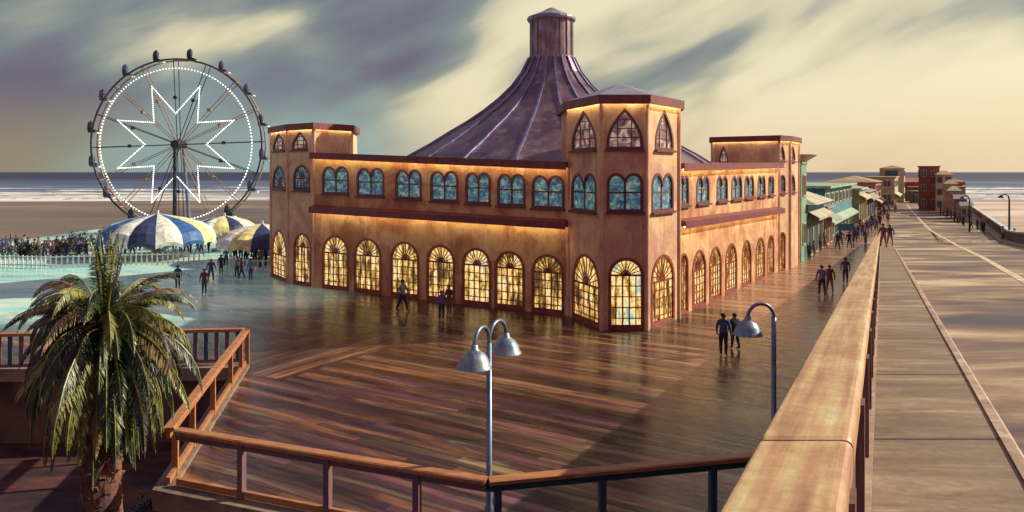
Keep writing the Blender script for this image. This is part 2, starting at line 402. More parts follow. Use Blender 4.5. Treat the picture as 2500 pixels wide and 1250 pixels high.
# a turquoise clearing low in the middle-left of the sky
cu = t.math('DIVIDE', t.math('SUBTRACT', u, -.33), .30); cv = t.math('DIVIDE', t.math('SUBTRACT', v, .0), .17)
cl = t.math('SUBTRACT', 1.0, t.math('SQRT', t.math('ADD', t.math('MULTIPLY', cu, cu), t.math('MULTIPLY', cv, cv))), clamp=True)
cloud = t.mix(t.math('MULTIPLY', t.math('MULTIPLY', t.range(cl, 0, .7), .95), t.range(n1, .35, .6, .45, 1.0)), cloud, (.24,.38,.40))
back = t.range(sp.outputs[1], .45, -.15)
cloud = t.mix(back, cloud, (.27,.155,.19))  # unseen sky behind the camera, darkened and reddened to deepen the shaded fronts
cloud = t.mix(t.math('MULTIPLY', t.range(v, .35, .9), .75), cloud, (.20,.17,.27))  # unseen sky overhead dimmed to violet so the deck stays dark
sk = t.mix(1.0, sky.outputs[0], (.10,.10,.10), 'MULTIPLY')
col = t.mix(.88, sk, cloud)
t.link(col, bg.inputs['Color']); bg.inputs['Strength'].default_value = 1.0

sd = bpy.data.lights.new('sun', 'SUN'); sd.energy = 5.0; sd.angle = R(.6); sd.color = (1.0,.93,.70)
so = bpy.data.objects.new('sun', sd); C.objects.link(so)
dirv = -(SUN_AZ*math.cos(EL) + Vector((0,0,math.sin(EL))))
so.rotation_euler = dirv.to_track_quat('-Z','Y').to_euler(); so.location = (60,20,60)

cd = bpy.data.cameras.new('camera'); co = bpy.data.objects.new('camera', cd); C.objects.link(co)
co.location = (0,0,H); co.rotation_euler = (R(90),0,0)
cd.sensor_width = 36; cd.lens = 36*F/2500; cd.shift_y = -205/2500; cd.clip_start = .05; cd.clip_end = 60000
scene.camera = co
scene.view_settings.view_transform = 'Standard'; scene.view_settings.look = 'None'
scene.view_settings.exposure = 0.22; scene.view_settings.gamma = 1
scene.render.resolution_x = 1024; scene.render.resolution_y = 512
scene.render.engine = 'CYCLES'

# ------------------------------------------------------------------ the setting
GZ = -4.0
g = MB(); g.face([(-30000,-400,GZ),(30000,-400,GZ),(30000,330,GZ),(-30000,330,GZ)])
g.face([(-30000,330,GZ),(30000,330,GZ),(30000,30000,GZ-3),(-30000,30000,GZ-3)])
tag(g.build('ground', M['sand'], fix=False), kind='structure')
s_ = MB()
sh = [(-3000,300),(-600,296),(-300,300),(-220,292),(-150,299),(-60,305),(60,300),(150,296),(230,302),(320,294),(600,300),(3000,300)]
ZS = GZ+.12
for a,b in zip(sh[:-1], sh[1:]): s_.face([(a[0],a[1],ZS),(b[0],b[1],ZS),(b[0],400,ZS),(a[0],400,ZS)])
s_.face([(-3000,400,ZS),(3000,400,ZS),(30000,40000,ZS),(-30000,40000,ZS)])
tag(s_.build('sea', M['sea'], fix=False), kind='structure')
# breaking wave crests
wv = MB(); rnd = random.Random(4)
for (Y0, x0, x1, h) in [(318,-260,-90,.7),(352,-330,-130,1.0),(408,-330,-190,1.2),(470,-300,-150,1.3),(322,205,330,.8),(360,180,300,1.0),(430,230,420,1.2),(520,200,420,1.4)]:
    n = 26; ring = []
    for i in range(n+1):
        q = i/n; x = x0+(x1-x0)*q; y = Y0 + 9*noise.noise(Vector((x*.02,Y0,0))); hh = h*max(.02, math.sin(math.pi*q)**.5)*(0.55+.7*abs(noise.noise(Vector((x*.05,Y0,3)))))
        ring.append(((x,y-3.0,ZS-.05),(x,y-.8,ZS+hh*.55),(x,y,ZS+hh),(x,y+3.5,ZS-.05)))
    for i in range(n):
        for k in range(3): wv.face([ring[i][k], ring[i+1][k], ring[i+1][k+1], ring[i][k+1]])
tag(wv.build('sea_surf', plain('foam', (.74,.72,.70), .8, 0, .3, .05), smooth=True), kind='structure')

soil = MB(); soil.face([(-70,-20,-3.0),(4,-20,-3.0),(4,40,-3.0),(-70,40,-3.0)])
tag(soil.build('ground_planting_bed', M['soil']), kind='structure')

RH = 1.55
A = gp(410,1045,RH); B = gp(598,806,RH); Cc = gp(1190,1168,RH); D = gp(1850,1106,RH)
edgeA, edgeB, edgeC, edgeD = [Vector((p.x,p.y,0)) for p in (A,B,Cc,D)]
def FL(Y): return .58*Y - 11.9
def ramp_z(Y, base=6.15): return max(base - .0729*Y, 0.0)
dk = MB()
EX = Vector((9.9,20.5,0))
outline = [(-95,28.2),(edgeB.x,edgeB.y),(edgeA.x,edgeA.y),(edgeC.x,edgeC.y),(edgeD.x,edgeD.y),(12,15.8),(16,24),(60,80),(57.9,84),(213,361),(182,361),(FL(118)-16,112),(-5,112),(-58,112),(-58,84),(-95,84)]
def deck_poly(ins=0): return outline
tri = tessellate_polygon([[Vector((x,y,0)) for x,y in outline]])
n = len(outline)
dk.mesh([(x,y,0) for x,y in outline], [tuple(f_) for f_ in tri])
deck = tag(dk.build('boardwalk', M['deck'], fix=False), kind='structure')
for p_ in deck.data.polygons:
    pass
bm = bmesh.new(); bm.from_mesh(deck.data)
for f_ in bm.faces:
    f_.normal_update()
    if f_.normal.z < 0: f_.normal_flip()
bm.to_mesh(deck.data); bm.free()
# side wall below the deck edge
sw = MB(); ol = outline
for i in range(n):
    a = ol[i]; b = ol[(i+1)%n]
    sw.face([(a[0],a[1],-.30),(b[0],b[1],-.30),(b[0],b[1],GZ-.2),(a[0],a[1],GZ-.2)])
tag(sw.build('wall_below_boardwalk', M['retain']), 'mottled brown wall carrying the edge of the boardwalk down to the dark ground', 'wall')
eb = MB()
loop = [Vector((-95,28.2,0)), edgeB, edgeA, edgeC, edgeD, Vector((12,15.8,0))]
def offs(pts, d):
    out = []
    for i,p in enumerate(pts):
        a = pts[max(i-1,0)]; b = pts[min(i+1,len(pts)-1)]
        n1_ = Vector((p.y-a.y, a.x-p.x,0)); n2_ = Vector((b.y-p.y, p.x-b.x,0))
        if i == 0: n1_ = n2_
        if i == len(pts)-1: n2_ = n1_
        n1_.normalize(); n2_.normalize(); m_ = (n1_+n2_).normalized(); out.append(p + m_*d/max(.4,m_.dot(n1_)))
    return out
# travelling B->A->C->D the open side lies on the right hand
oo = offs(loop, .32); ii = offs(loop, -.16)
for i in range(len(loop)-1):
    z0, z1 = -.42, .10
    q = [oo[i], oo[i+1], ii[i+1], ii[i]]
    eb.prism([(p.x,p.y) for p in q], z0, z1)
tag(eb.build('kerb_boardwalk_edge', M['kerbdeck']), kind='structure')

# ramp: road, sidewalk, kerb, beyond the foot of the ramp they run level
DX = .5056
YK = 84.36; YF = 180
def rp(u_, Y, dz=0, base=6.15): return Vector((u_+DX*Y, Y, ramp_z(Y, base)+dz))
def ru(Y): return 10 + (.56-DX)*Y           # right-hand edge of the road
rd = MB()
Ys = [-6,-3,0,5,10,20,30,40,50,60,70,78,83.9]
for a,b in zip(Ys[:-1], Ys[1:]):
    rd.face([rp(1.14,a,-.12), rp(ru(a),a,-.12), rp(ru(b),b,-.12), rp(1.14,b,-.12)])
tail = [(83.9,None),(95,0),(120,0),(150,0),(185,0)]
rd.face([rp(1.14,83.9,-.12), rp(ru(83.9),83.9,-.12), Vector((DX*86+ru(86),86,.012)), Vector((DX*86+1.14,86,.012))])
for a,b in ((86,110),(110,150),(150,200)):
    rd.face([Vector((DX*a+1.14-(a-86)*.0,a,.012)), Vector((DX*a+ru(a),a,.012)), Vector((DX*b+ru(b),b,.012)), Vector((DX*b+1.14,b,.012))])
tag(rd.build('road', M['road']), kind='structure')
# solid body of the ramp
body = MB()
for a,b in zip(Ys[:-1], Ys[1:]):
    q = [rp(-.45,a,-.35), rp(ru(a)+.3,a,-.35), rp(ru(b)+.3,b,-.35), rp(-.45,b,-.35)]
    if q[0].z < -.3: continue
    body.prism([(p.x,p.y) for p in q], -4.2 if a < 15 else -.2, [max(-.1,p.z+.12) for p in q])
tag(body.build('bridge_ramp', M['parapet']), kind='structure')
sw_ = MB()
for a,b in zip(Ys[:-1], Ys[1:]):
    sw_.face([rp(-.42,a), rp(1.02,a), rp(1.02,b), rp(-.42,b)])
tag(sw_.build('sidewalk', M['walk']), kind='structure')
jt = MB()
for yj in [1.85*F/(p_-550) for p_ in (1073,915,668,608)] + [11.9,14.6,17.5,40]:
    jt.face([rp(-.1,yj,.004), rp(1.02,yj,.004), rp(1.02,yj+.022,.004), rp(-.1,yj+.022,.004)])
tag(jt.build('sidewalk_joint_lines', M['joint']), kind='structure')
kb = MB()
for a,b in zip(Ys[:-1], Ys[1:]):
    nseg = max(1, int((b-a)/2.5))
    for k in range(nseg):
        y0 = a+(b-a)*k/nseg+.012; y1 = a+(b-a)*(k+1)/nseg
        P0 = [rp(1.024,y0,-.12), rp(1.024,y0,.022), rp(1.115,y0,.022), rp(1.15,y0,-.01), rp(1.16,y0,-.13)]
        P1 = [rp(1.024,y1,-.12), rp(1.024,y1,.022), rp(1.115,y1,.022), rp(1.15,y1,-.01), rp(1.16,y1,-.13)]
        for i in range(4): kb.face([P0[i],P0[i+1],P1[i+1],P1[i]])
        kb.face(P0)
tag(kb.build('kerb', M['kerb']), kind='structure')
# painted line down the road
ln = MB()
lp = [(2700,790),(2500,686),(2400,629),(2335,598),(2300,581)]
pts = []
for px,py in lp:
    Y = (6.15-H+.0-.12+0) if False else (H-6.15+.12)*F/(py-550); pts.append(Vector(((px-CX)/F*Y, Y, ramp_z(Y)-.12+.006)))
pts = [p for p in pts if p.y < 83]
for px,py in ((2272,563),(2250,541),(2228,517),(2215,500)):
    p = gp(px,py); p.z = .018; pts.append(p)
for a,b in zip(pts[:-1], pts[1:]):
    d = (b-a).normalized(); x = Vector((d.y,-d.x,0)).normalized()*.16
    for q0,q1 in ((0,.5),(.5,1)):
        P = a.lerp(b,q0); Q = a.lerp(b,q1); ln.face([P-x,P+x,Q+x,Q-x])
tag(ln.build('road_marking', M['line']), kind='structure')

# parapet with rounded coping slabs
pr = thing('parapet', 'long sunlit stone parapet with broad rounded coping beside the sidewalk', 'parapet', (0,0,0))
hc = .95
def prof(): # (u, dz) cross-section of coping
    L, Rr = -.545*hc-.0, -.125*hc; zt = hc
    return [(L+.01,zt-.12),(L,zt-.03),(L+.004,zt-.010),(L+.014,zt-.002),(L+.025,zt),(Rr-.050,zt),(Rr-.026,zt-.004),(Rr-.010,zt-.014),(Rr-.002,zt-.030),(Rr,zt-.05),(Rr,zt-.14)]
def coping(y0, y1):
    mb = MB(); pf = prof(); n_ = max(1,int((y1-y0)/6))
    ys = [y0, y0+.02] + [y0+(y1-y0)*k/n_ for k in range(1,n_)] + [y1-.02, y1]
    rows = []
    for i,y in enumerate(ys):
        sh_ = .012 if i in (0,len(ys)-1) else 0
        rows.append([rp(u_, y, z_-sh_) for u_,z_ in pf])
    k = len(pf)
    mb.mesh([p for r_ in rows for p in r_], [(i*k+j,i*k+j+1,(i+1)*k+j+1,(i+1)*k+j) for i in range(len(rows)-1) for j in range(k-1)] + [tuple(range(k-1,-1,-1)), tuple((len(rows)-1)*k+j for j in range(k))])
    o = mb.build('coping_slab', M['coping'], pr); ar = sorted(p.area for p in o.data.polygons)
    for p in o.data.polygons: p.use_smooth = False
    return o
# NB photo: hc is the camera's height over the coping
yj = [-3, (H-6.15-0+0)*0+ .90*F/520, .90*F/180, 14.9, 21, 27, 33, 39, 45, 51, 57, 63, 69, 75, 81.5]
for a,b in zip(yj[:-1], yj[1:]):
    o_ = coping(a+.02, b-.02)
pw = MB()
for a,b in zip(Ys[:-1], Ys[1:]):
    b = min(b, 81.4)
    P = [rp(-.44,a), rp(-.145,a), rp(-.145,b), rp(-.44,b)]
    pw.prism([(p.x,p.y) for p in P], [ramp_z(a,6.15)-.3]*2+[ramp_z(b)-.3]*2, [ramp_z(a)+hc-.10]*2+[ramp_z(b)+hc-.10]*2)
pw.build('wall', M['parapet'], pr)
for y in [1.2+1.45*k for k in range(28)]:
    q = MB(); P = [rp(-.143,y), rp(-.095,y), rp(-.095,y+.13), rp(-.143,y+.13)]
    q.prism([(p.x,p.y) for p in P], ramp_z(y)-.02, ramp_z(y)+hc-.11)
    q.build('pilaster', M['parapet'], pr)
q = MB()
for a,b in zip(Ys[3:-1], Ys[4:]): pass
for a,b in ((-3,20),(20,50),(50,80)):
    q.bar(rp(-.105,a,.05), rp(-.105,b,.05), .07, .07)
q.build('foot_rail', M['kerb'], pr)

# ------------------------------------------------------------------ facades and windows
class Fac:
    def __init__(s, p0, p1):
        s.o = Vector((p0[0],p0[1],0)); e = Vector((p1[0],p1[1],0)) - s.o
        s.L = e.length; s.d = e.normalized(); s.n = Vector((s.d.y,-s.d.x,0))
    def pt(s, a, z, dep=0): return s.o + s.d*a + s.n*dep + Vector((0,0,z))
    def s_px(s, px):
        k = (px-CX)/F
        return (k*s.o.y - s.o.x)/(s.d.x - k*s.d.y)
def outline_of(kind, cx, w, zs, zt):
    h = zt-zs; P = []
    if kind == 'arch':
        r = w/2; P = [(cx-r,zs),(cx+r,zs)]
        zc = zt-r
        P += [(cx+r*math.cos(a), zc+r*math.sin(a)) for a in [math.pi*i/14 for i in range(15)]]
    elif kind == 'twin':
        r = w/4; zc = zt-r*1.05; P = [(cx-w/2,zs),(cx+w/2,zs)]
        P += [(cx+r+r*math.cos(a), zc+r*1.05*math.sin(a)) for a in [math.pi*i/9 for i in range(9)]]
        P += [(cx, zc+r*.22)]
        P += [(cx-r+r*math.cos(a), zc+r*1.05*math.sin(a)) for a in [math.pi*i/9 for i in range(1,10)]]
    else:
        P = [(cx-w/2,zs),(cx+w/2,zs)]
        P += [(cx+w/2*(1-q**1.9), zs+h*(.12+.88*q)) for q in [i/9 for i in range(1,9)]] + [(cx,zt)]
        P += [(cx-w/2*(1-q**1.9), zs+h*(.12+.88*q)) for q in [i/9 for i in range(8,0,-1)]]
    return P
def inset(P, d):
    n = len(P); out = []
    for i in range(n):
        a = Vector(P[i-1]); p = Vector(P[i]); b = Vector(P[(i+1)%n])
        e1 = (p-a).normalized(); e2 = (b-p).normalized()
        n1_ = Vector((-e1.y,e1.x)); n2_ = Vector((-e2.y,e2.x)); m_ = n1_+n2_
        m_ = n1_ if m_.length < 1e-4 else m_.normalized()
        out.append(tuple(p + m_*d/max(.5,m_.dot(n1_))))
    return out
def ray_len(P, c, ang):          # distance from c to the outline along ang
    best = 9; dx, dz = math.cos(ang), math.sin(ang)
    for i in range(len(P)):
        (x1,z1),(x2,z2) = P[i-1], P[i]; ex, ez = x2-x1, z2-z1
        den = dx*ez - dz*ex
        if abs(den) < 1e-9: continue
        q = ((x1-c[0])*ez - (z1-c[1])*ex)/den; k = ((x1-c[0])*dz - (z1-c[1])*dx)/den
        if q > 1e-6 and -1e-6 <= k <= 1+1e-6: best = min(best, q)
    return best
def make_window(fc, root, kind, cx, w, zs, zt, door=False, glass=None, name=None, fw=None):
    if door and w > 1.0: w = w*1.06
    P = outline_of(kind, cx, w, zs, zt)
    fw = fw or min(.13 if door else .12, .075*w+.015)
    fm = M['frame'] if door else M['frame_up']
    Q = inset(P, fw*.75); Pe = inset(P, -fw*.45)
    mb = MB(root.location); n = len(P)
    for i in range(n):
        j = (i+1)%n
        f3 = lambda p,dep: fc.pt(p[0],p[1],dep)
        mb.face([f3(Pe[i],.03),f3(Pe[j],.03),f3(Q[j],.03),f3(Q[i],.03)])
        mb.face([f3(Q[i],.03),f3(Q[j],.03),f3(Q[j],-.10),f3(Q[i],-.10)])
        mb.face([f3(Pe[i],.03),f3(Pe[j],.03),f3(Pe[j],-.01),f3(Pe[i],-.01)])
    def bar(a, b, wd):
        mb.bar(fc.pt(a[0],a[1],-.065), fc.pt(b[0],b[1],-.065), wd*min(1,.45+w*.3), .04, up=tuple(fc.n))
    if kind == 'arch':
        r = w/2; zc = zt-r
        bar((cx-r,zc),(cx+r,zc),.10)
        nv = 5 if w > 1.2 else 4
        for k in range(1,nv): 
            x = cx-r+w*k/nv; bar((x,zs),(x,zc), .075 if k*2==nv or (nv==5 and k in (2,3)) else .055)
        for k in range(1,5): bar((cx-r,zs+(zc-zs)*k/5),(cx+r,zs+(zc-zs)*k/5),.05)
        bar((cx-r,zs+.14),(cx+r,zs+.14),.16)
        for k in range(1,10):
            a = math.pi*k/10; bar((cx,zc),(cx+r*math.cos(a),zc+r*math.sin(a)),.045)
        q = [(cx+.28*r*math.cos(math.pi*k/8), zc+.28*r*math.sin(math.pi*k/8)) for k in range(9)]
        for a,b in zip(q[:-1],q[1:]): bar(a,b,.05)
    elif kind == 'twin':
        bar((cx,zs),(cx,zt-w/4),.11); zm = zs+(zt-zs)*.50; bar((cx-w/2,zm),(cx+w/2,zm),.085)
    elif kind == 'single':
        pass
    else:
        for x in (cx-w*.2, cx+w*.2):
            ln_ = ray_len(P,(x,zs+.01),math.pi/2); bar((x,zs),(x,zs+ln_),.05)
        for q in (.28,.52,.74):
            z = zs+(zt-zs)*q; a = ray_len(P,(cx,z),0); bar((cx-a,z),(cx+a,z),.05)
    if not door: # projecting sill
        a = fc.pt(cx-w/2-.10, zs-.10, .09); b = fc.pt(cx+w/2+.10, zs-.10, .09); mb.bar(a,b,.16,.12)
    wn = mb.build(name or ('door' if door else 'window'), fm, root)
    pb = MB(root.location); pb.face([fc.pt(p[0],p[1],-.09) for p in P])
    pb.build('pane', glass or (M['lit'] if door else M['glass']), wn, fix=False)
    return P
def make_wall(fc, root, z_of, holes, mat, name='wall', s0=0, s1=None, zb=0.0):
    s1 = fc.L if s1 is None else s1
    out = [(s0,zb),(s1,zb),(s1,z_of(s1)),(s0,z_of(s0))]
    polys = [out]+holes
    flat = [p for q in polys for p in q]
    tr = tessellate_polygon([[Vector((p[0],p[1],0)) for p in q] for q in polys])
    mb = MB(root.location)
    mb.mesh([fc.pt(p[0],p[1]) for p in flat], [tuple(t_) for t_ in tr])
    for q in holes:
        for i in range(len(q)):
            j = (i+1)%len(q)
            mb.face([fc.pt(*q[i]),fc.pt(*q[j]),fc.pt(*q[j],-.22),fc.pt(*q[i],-.22)])
    return mb.build(name, mat, root)

hip = thing('carousel_building', 'ornate orange stucco carousel building with arched windows and a flaring metal dome', 'building', (3,50,0))
OFF = hip.location
lerp = lambda a,b,q: a+(b-a)*q

# corner tower footprints, counter-clockwise seen from above starting at the far-left visible corner
T1 = [(3.15,40.6),(4.54,36.9),(6.80,36.9),(9.10,39.9),(9.6,44.0),(6.4,46.5),(3.0,44.5)]
T2 = [(-18.45,56.0),(-16.1,52.5),(-13.75,50.7),(-11.75,53.4),(-12.2,57.5),(-15.5,59.0)]
T3 = [(17.0,62.0),(21.5,58.9),(22.9,60.2),(24.9,63.5),(23.0,66.5),(18.5,66.5)]
def tower(poly, ztop, faces, roof_peak, slots, over=.30, th=.42):
    n = len(poly)
    for i in range(n):
        fc = Fac(poly[i], poly[(i+1)%n]); holes = []
        for (kind, a0, a1, zs, zt, door) in faces.get(i, []):
            s0, s1 = sorted((fc.s_px(a0), fc.s_px(a1)))
            s0 = max(.14, s0); s1 = min(fc.L-.14, s1)
            g_ = M['glass_top'] if kind == 'gothic' else None
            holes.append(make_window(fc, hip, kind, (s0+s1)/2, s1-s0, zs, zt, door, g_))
        make_wall(fc, hip, lambda s: ztop, holes, M['tower'], 'tower_wall')
    P = [Vector((*p,0)) for p in poly]; c = sum(P, Vector())/n
    # corner beads
    def off(d):
        out = []
        for i in range(n):
            a = P[i-1]; p = P[i]; b = P[(i+1)%n]
            e1 = (p-a).normalized(); e2 = (b-p).normalized()
            n1_ = Vector((e1.y,-e1.x,0)); n2_ = Vector((e2.y,-e2.x,0)); m_ = (n1_+n2_).normalized()
            out.append(p+m_*d/max(.5,m_.dot(n1_)))
        return out
    ring = off(over)
    ev = MB(OFF); ev.prism([(p.x,p.y) for p in ring], ztop-.02, ztop+th)
    rin = off(over-.05); rou = off(over+.004)
    for i in range(n):
        j = (i+1)%n; q = [rin[i],rin[j],rou[j],rou[i]]; ev.prism([(p.x,p.y) for p in q], ztop-.13, ztop+.05)
    ev.build('eave', M['trim'], hip)
    rf = MB(OFF); r2 = off(over-.06)
    for i in range(n):
        rf.face([(*r2[i].xy, ztop+th+.004),(*r2[(i+1)%n].xy, ztop+th+.004),(c.x,c.y,roof_peak)])
    rf.build('tower_roof', M['blue_roof'], hip)
    for i in slots:
        a = off(over-.14)[i]; b = off(over-.14)[(i+1)%n]; d = (b-a).normalized()
        st = MB(OFF); st.bar(a+d*.1+Vector((0,0,ztop-.04)), b-d*.1+Vector((0,0,ztop-.04)), .05, .03)
        st.build('light_strip', M['strip'], hip)
    # pilaster strips at visible corners
    for i in slots + [slots[-1]+1]:
        p = off(.0)[i]
        bd = MB(OFF); bd.lathe((p.x,p.y,0), [(.13,0),(.13,ztop-.03)], 10, cap=True); bd.build('corner_post', M['tower'], hip, smooth=False)

tower(T1, 11.55, {
    0:[('gothic',1397,1455,9.20,11.20,False),('twin',1396,1455,5.95,7.90,False),('arch',1400,1461,.06,3.62,True)],
    1:[('gothic',1483,1568,9.20,11.15,False),('twin',1484,1568,6.03,7.90,False),('arch',1490,1567,.06,3.62,True)],
    2:[('gothic',1600,1643,9.20,11.20,False),('twin',1592,1643,5.98,7.90,False),('arch',1592,1644,.06,3.62,True)]}, 13.0, [0,1,2], .30, .33)
tower(T2, 11.08, {
    0:[('gothic',667,695,9.6,10.85,False),('arch',666,697,6.75,8.45,False),('arch',665,698,.06,3.65,True)],
    1:[('gothic',714,750,9.6,10.80,False),('arch',717,756,6.72,8.45,False),('arch',719,757,.06,3.65,True)]}, 11.6, [0,1,2], .22, .34)
tower(T3, 10.62, {
    0:[('gothic',1757,1776,8.85,10.15,False)],
    1:[('gothic',1900,1916,8.95,10.15,False),('arch',1901,1917,6.35,7.75,False),('arch',1901,1917,.06,3.1,True)],
    2:[('gothic',1929,1941,8.95,10.2,False),('arch',1929,1941,6.35,7.75,False)]}, 11.0, [0,1,2], .25, .34)

# the two long fronts
def front(p0, p1, base_p0, base_p1, zmid0, zmid1, ze0, ze1, ups, doors, us, ds):
    fc = Fac(p0,p1); L = fc.L
    ze = lambda s: lerp(ze0,ze1,s/L); zm = lambda s: lerp(zmid0,zmid1,s/L)
    holes = []
    for a0,a1 in ups:
        s0, s1 = sorted((fc.s_px(a0), fc.s_px(a1))); q = (s0+s1)/2/L
        holes.append(make_window(fc, hip, 'twin', (s0+s1)/2, s1-s0, lerp(us[0],us[2],q), lerp(us[1],us[3],q)))
    for a0,a1 in doors:
        s0, s1 = sorted((fc.s_px(a0), fc.s_px(a1))); q = (s0+s1)/2/L
        holes.append(make_window(fc, hip, 'arch', (s0+s1)/2, s1-s0, .06, lerp(ds[0],ds[1],q), True))
    make_wall(fc, hip, ze, holes, M['wall'])
    # eave with fascia, mid cornice
    for (zf, out, th, nm) in ((ze,.42,.34,'eave'),(zm,.50,.30,'cornice')):
        a, b = -.0, L
        mb = MB(OFF); 
        top = .0 if nm == 'eave' else .0
        v_ = [fc.pt(a,zf(a),.003), fc.pt(b,zf(b),.003), fc.pt(b,zf(b)+.04,out), fc.pt(a,zf(a)+.04,out),
              fc.pt(a,zf(a)+th+(.12 if nm=='cornice' else 0),.003), fc.pt(b,zf(b)+th+(.12 if nm=='cornice' else 0),.003), fc.pt(b,zf(b)+th,out), fc.pt(a,zf(a)+th,out)]
        mb.mesh(v_, [(0,1,2,3),(7,6,5,4),(3,2,6,7),(0,3,7,4),(1,5,6,2),(0,4,5,1)])
        lip = [fc.pt(a,zf(a)-.10,out-.05), fc.pt(b,zf(b)-.10,out-.05), fc.pt(b,zf(b)-.10,out+.004), fc.pt(a,zf(a)-.10,out+.004),
               fc.pt(a,zf(a)+.06,out-.05), fc.pt(b,zf(b)+.06,out-.05), fc.pt(b,zf(b)+.06,out+.004), fc.pt(a,zf(a)+.06,out+.004)]
        mb.mesh(lip, [(0,1,2,3),(7,6,5,4),(3,2,6,7),(1,0,4,5),(0,3,7,4),(1,5,6,2)])
        mb.build(nm, M['trim'], hip)
        st = MB(OFF); st.bar(fc.pt(a+.15,zf(a)-.012,out-.15), fc.pt(b-.15,zf(b)-.012,out-.15), .06, .03)
        st.build('light_strip', M['strip'], hip)
        # small moulding right under the projection
    return fc
fL = front((-13.75,50.7),(3.15,40.55), 0,0, 5.30,4.95, 9.02,8.22,
    [(788,850),(872,937),(967,1028),(1052,1117),(1138,1196),(1216,1281),(1300,1376)],
    [(790,848),(868,927),(957,1020),(1045,1107),(1132,1195),(1212,1277),(1302,1373)],
    (6.62,8.42,5.95,7.72), (3.70,3.28))
fR = front((9.10,40.2),(21.5,58.9), 0,0, 5.00,4.80, 8.15,8.42,
    [(1659,1681),(1701,1731),(1750,1776),(1786,1811),(1818,1840),(1850,1868),(1876,1889)],
    [(1659,1679),(1692,1722),(1733,1760),(1772,1798),(1812,1833),(1846,1866),(1875,1889)],
    (6.15,7.75,6.25,7.70), (3.42,3.02))
# plain back walls and roof
for p0,p1,z0,z1 in (((24.0,65.0),(0.5,77.0),8.4,8.6),((0.5,77.0),(-16.0,58.5),8.6,9.0)):
    fc = Fac(p0,p1); make_wall(fc, hip, lambda s: lerp(z0,z1,s/fc.L), [], M['wall'])
rf = MB(OFF)
rim = [(-13.75,50.7,9.30),(3.15,40.55,8.50),(9.1,40.2,8.43),(21.5,58.9,8.70),(24,65,8.5),(0.5,77,8.6),(-16,58.5,9.1)]
for i in range(len(rim)): rf.face([rim[i], rim[(i+1)%len(rim)], (3,56.5,8.9)])
rf.build('roof', M['blue_roof'], hip)

# dome: concave flare of sheet-metal panels with raised seams, lantern on top
DC = Vector((3.05,56.5,0)); NS = 20; PH = R(4)
dprof = [(13.2,7.85),(12.0,8.55),(10.9,9.25),(9.4,10.08),(7.85,11.05),(6.5,11.85),(5.25,12.70),(4.1,13.62),(3.1,14.60),(2.35,15.60),(1.78,16.75)]
dm = MB(OFF); dm.lathe(DC, dprof, NS, ph=PH); dome = dm.build('dome', M['dome'], hip)
for j in range(NS):
    a = PH+2*math.pi*j/NS; e = Vector((math.cos(a),math.sin(a),0))
    rb = MB(OFF)
    for (r0,z0),(r1,z1) in zip(dprof[1:-1],dprof[2:]): rb.bar(DC+e*(r0+.02)+Vector((0,0,z0+.03)), DC+e*(r1+.02)+Vector((0,0,z1+.03)), .15, .12)
    rb.build('seam_rib', M['rib'], dome)
lt = MB(OFF); lt.lathe(DC, [(1.80,16.55),(1.80,16.85),(1.62,16.9),(1.60,19.62),(1.66,19.7)], 32, cap=False)
for j in range(16):
    a = 2*math.pi*j/16; e = Vector((math.cos(a),math.sin(a),0)); lt.bar(DC+e*1.63+Vector((0,0,16.9)), DC+e*1.63+Vector((0,0,19.6)), .14, .10, up=tuple(e))
lan = lt.build('lantern', M['lantern'], hip)
cp = MB(OFF); cp.lathe(DC, [(1.60,19.60),(1.86,19.66),(1.90,19.78),(1.86,19.92),(1.5,20.06),(.75,20.38),(.30,20.62),(.0001,20.74)], 20); cp.build('cap', M['blue_roof'], lan)

# ------------------------------------------------------------------ railings of the boardwalk
def railing(name, label, P, nposts, matp, balusters=0, fw=.30, lower=True, end=True, wcap=None):
    P = [Vector(p) for p in P]; base = Vector((P[0].x,P[0].y,0)); r = thing(name, label, 'railing', base)
    for a,b in zip(P[:-1],P[1:]):
        d = (b-a); L = d.length; d.normalize(); nseg = max(1,round(L/5))
        for k in range(nseg):                            # capping timbers butt end to end
            p = a.lerp(b,k/nseg)+d*(.008); q = a.lerp(b,(k+1)/nseg)-d*(.008)
            p.z = q.z = RH-.05
            mb = MB(base); x = Vector((d.y,-d.x,0))
            sec = [(-fw/2,-.05),(fw/2,-.05),(fw/2,.025),(fw/2-.035,.05),(-fw/2+.035,.05),(-fw/2,.025)]
            vs = [e + x*u_ + Vector((0,0,z_)) for e in (p,q) for u_,z_ in sec]
            mb.mesh(vs, [(0,1,2,3,4,5)[::-1],(6,7,8,9,10,11)]+[(i,(i+1)%6,6+(i+1)%6,6+i) for i in range(6)])
            mb.build('handrail', M['rail'], r)
        mb = MB(base); z1 = Vector((0,0,RH-.19)); a0 = Vector((a.x,a.y,0)); b0 = Vector((b.x,b.y,0))
        mb.bar(a0+z1, b0+z1, .09, .17); mb.build('upper_rail', matp, r)
        if lower:
            mb = MB(base); z1 = Vector((0,0,.22)); mb.bar(a0+z1, b0+z1, .10, .16); mb.build('lower_rail', M['rail'], r)
    for (px_, seg) in nposts:
        a,b = P[seg],P[seg+1]; fc = Fac(a.xy,b.xy); s_q = fc.s_px(px_)
        p = fc.pt(s_q,0); mb = MB(base); rz = math.atan2(fc.d.y,fc.d.x)
        mb.box((p.x,p.y,(RH-.1)/2+.03), (.15,.15,RH-.14), rz); mb.build('post', matp, r)
    return r
up = lambda p: Vector((p.x,p.y,0))
r1 = railing('boardwalk_railing', 'wooden railing climbing away from the near bend towards the plaza behind the palm', [up(A),up(B)], [(428,0),(470,0),(520,0),(563,0),(588,0),(604,0)], M['rail'])
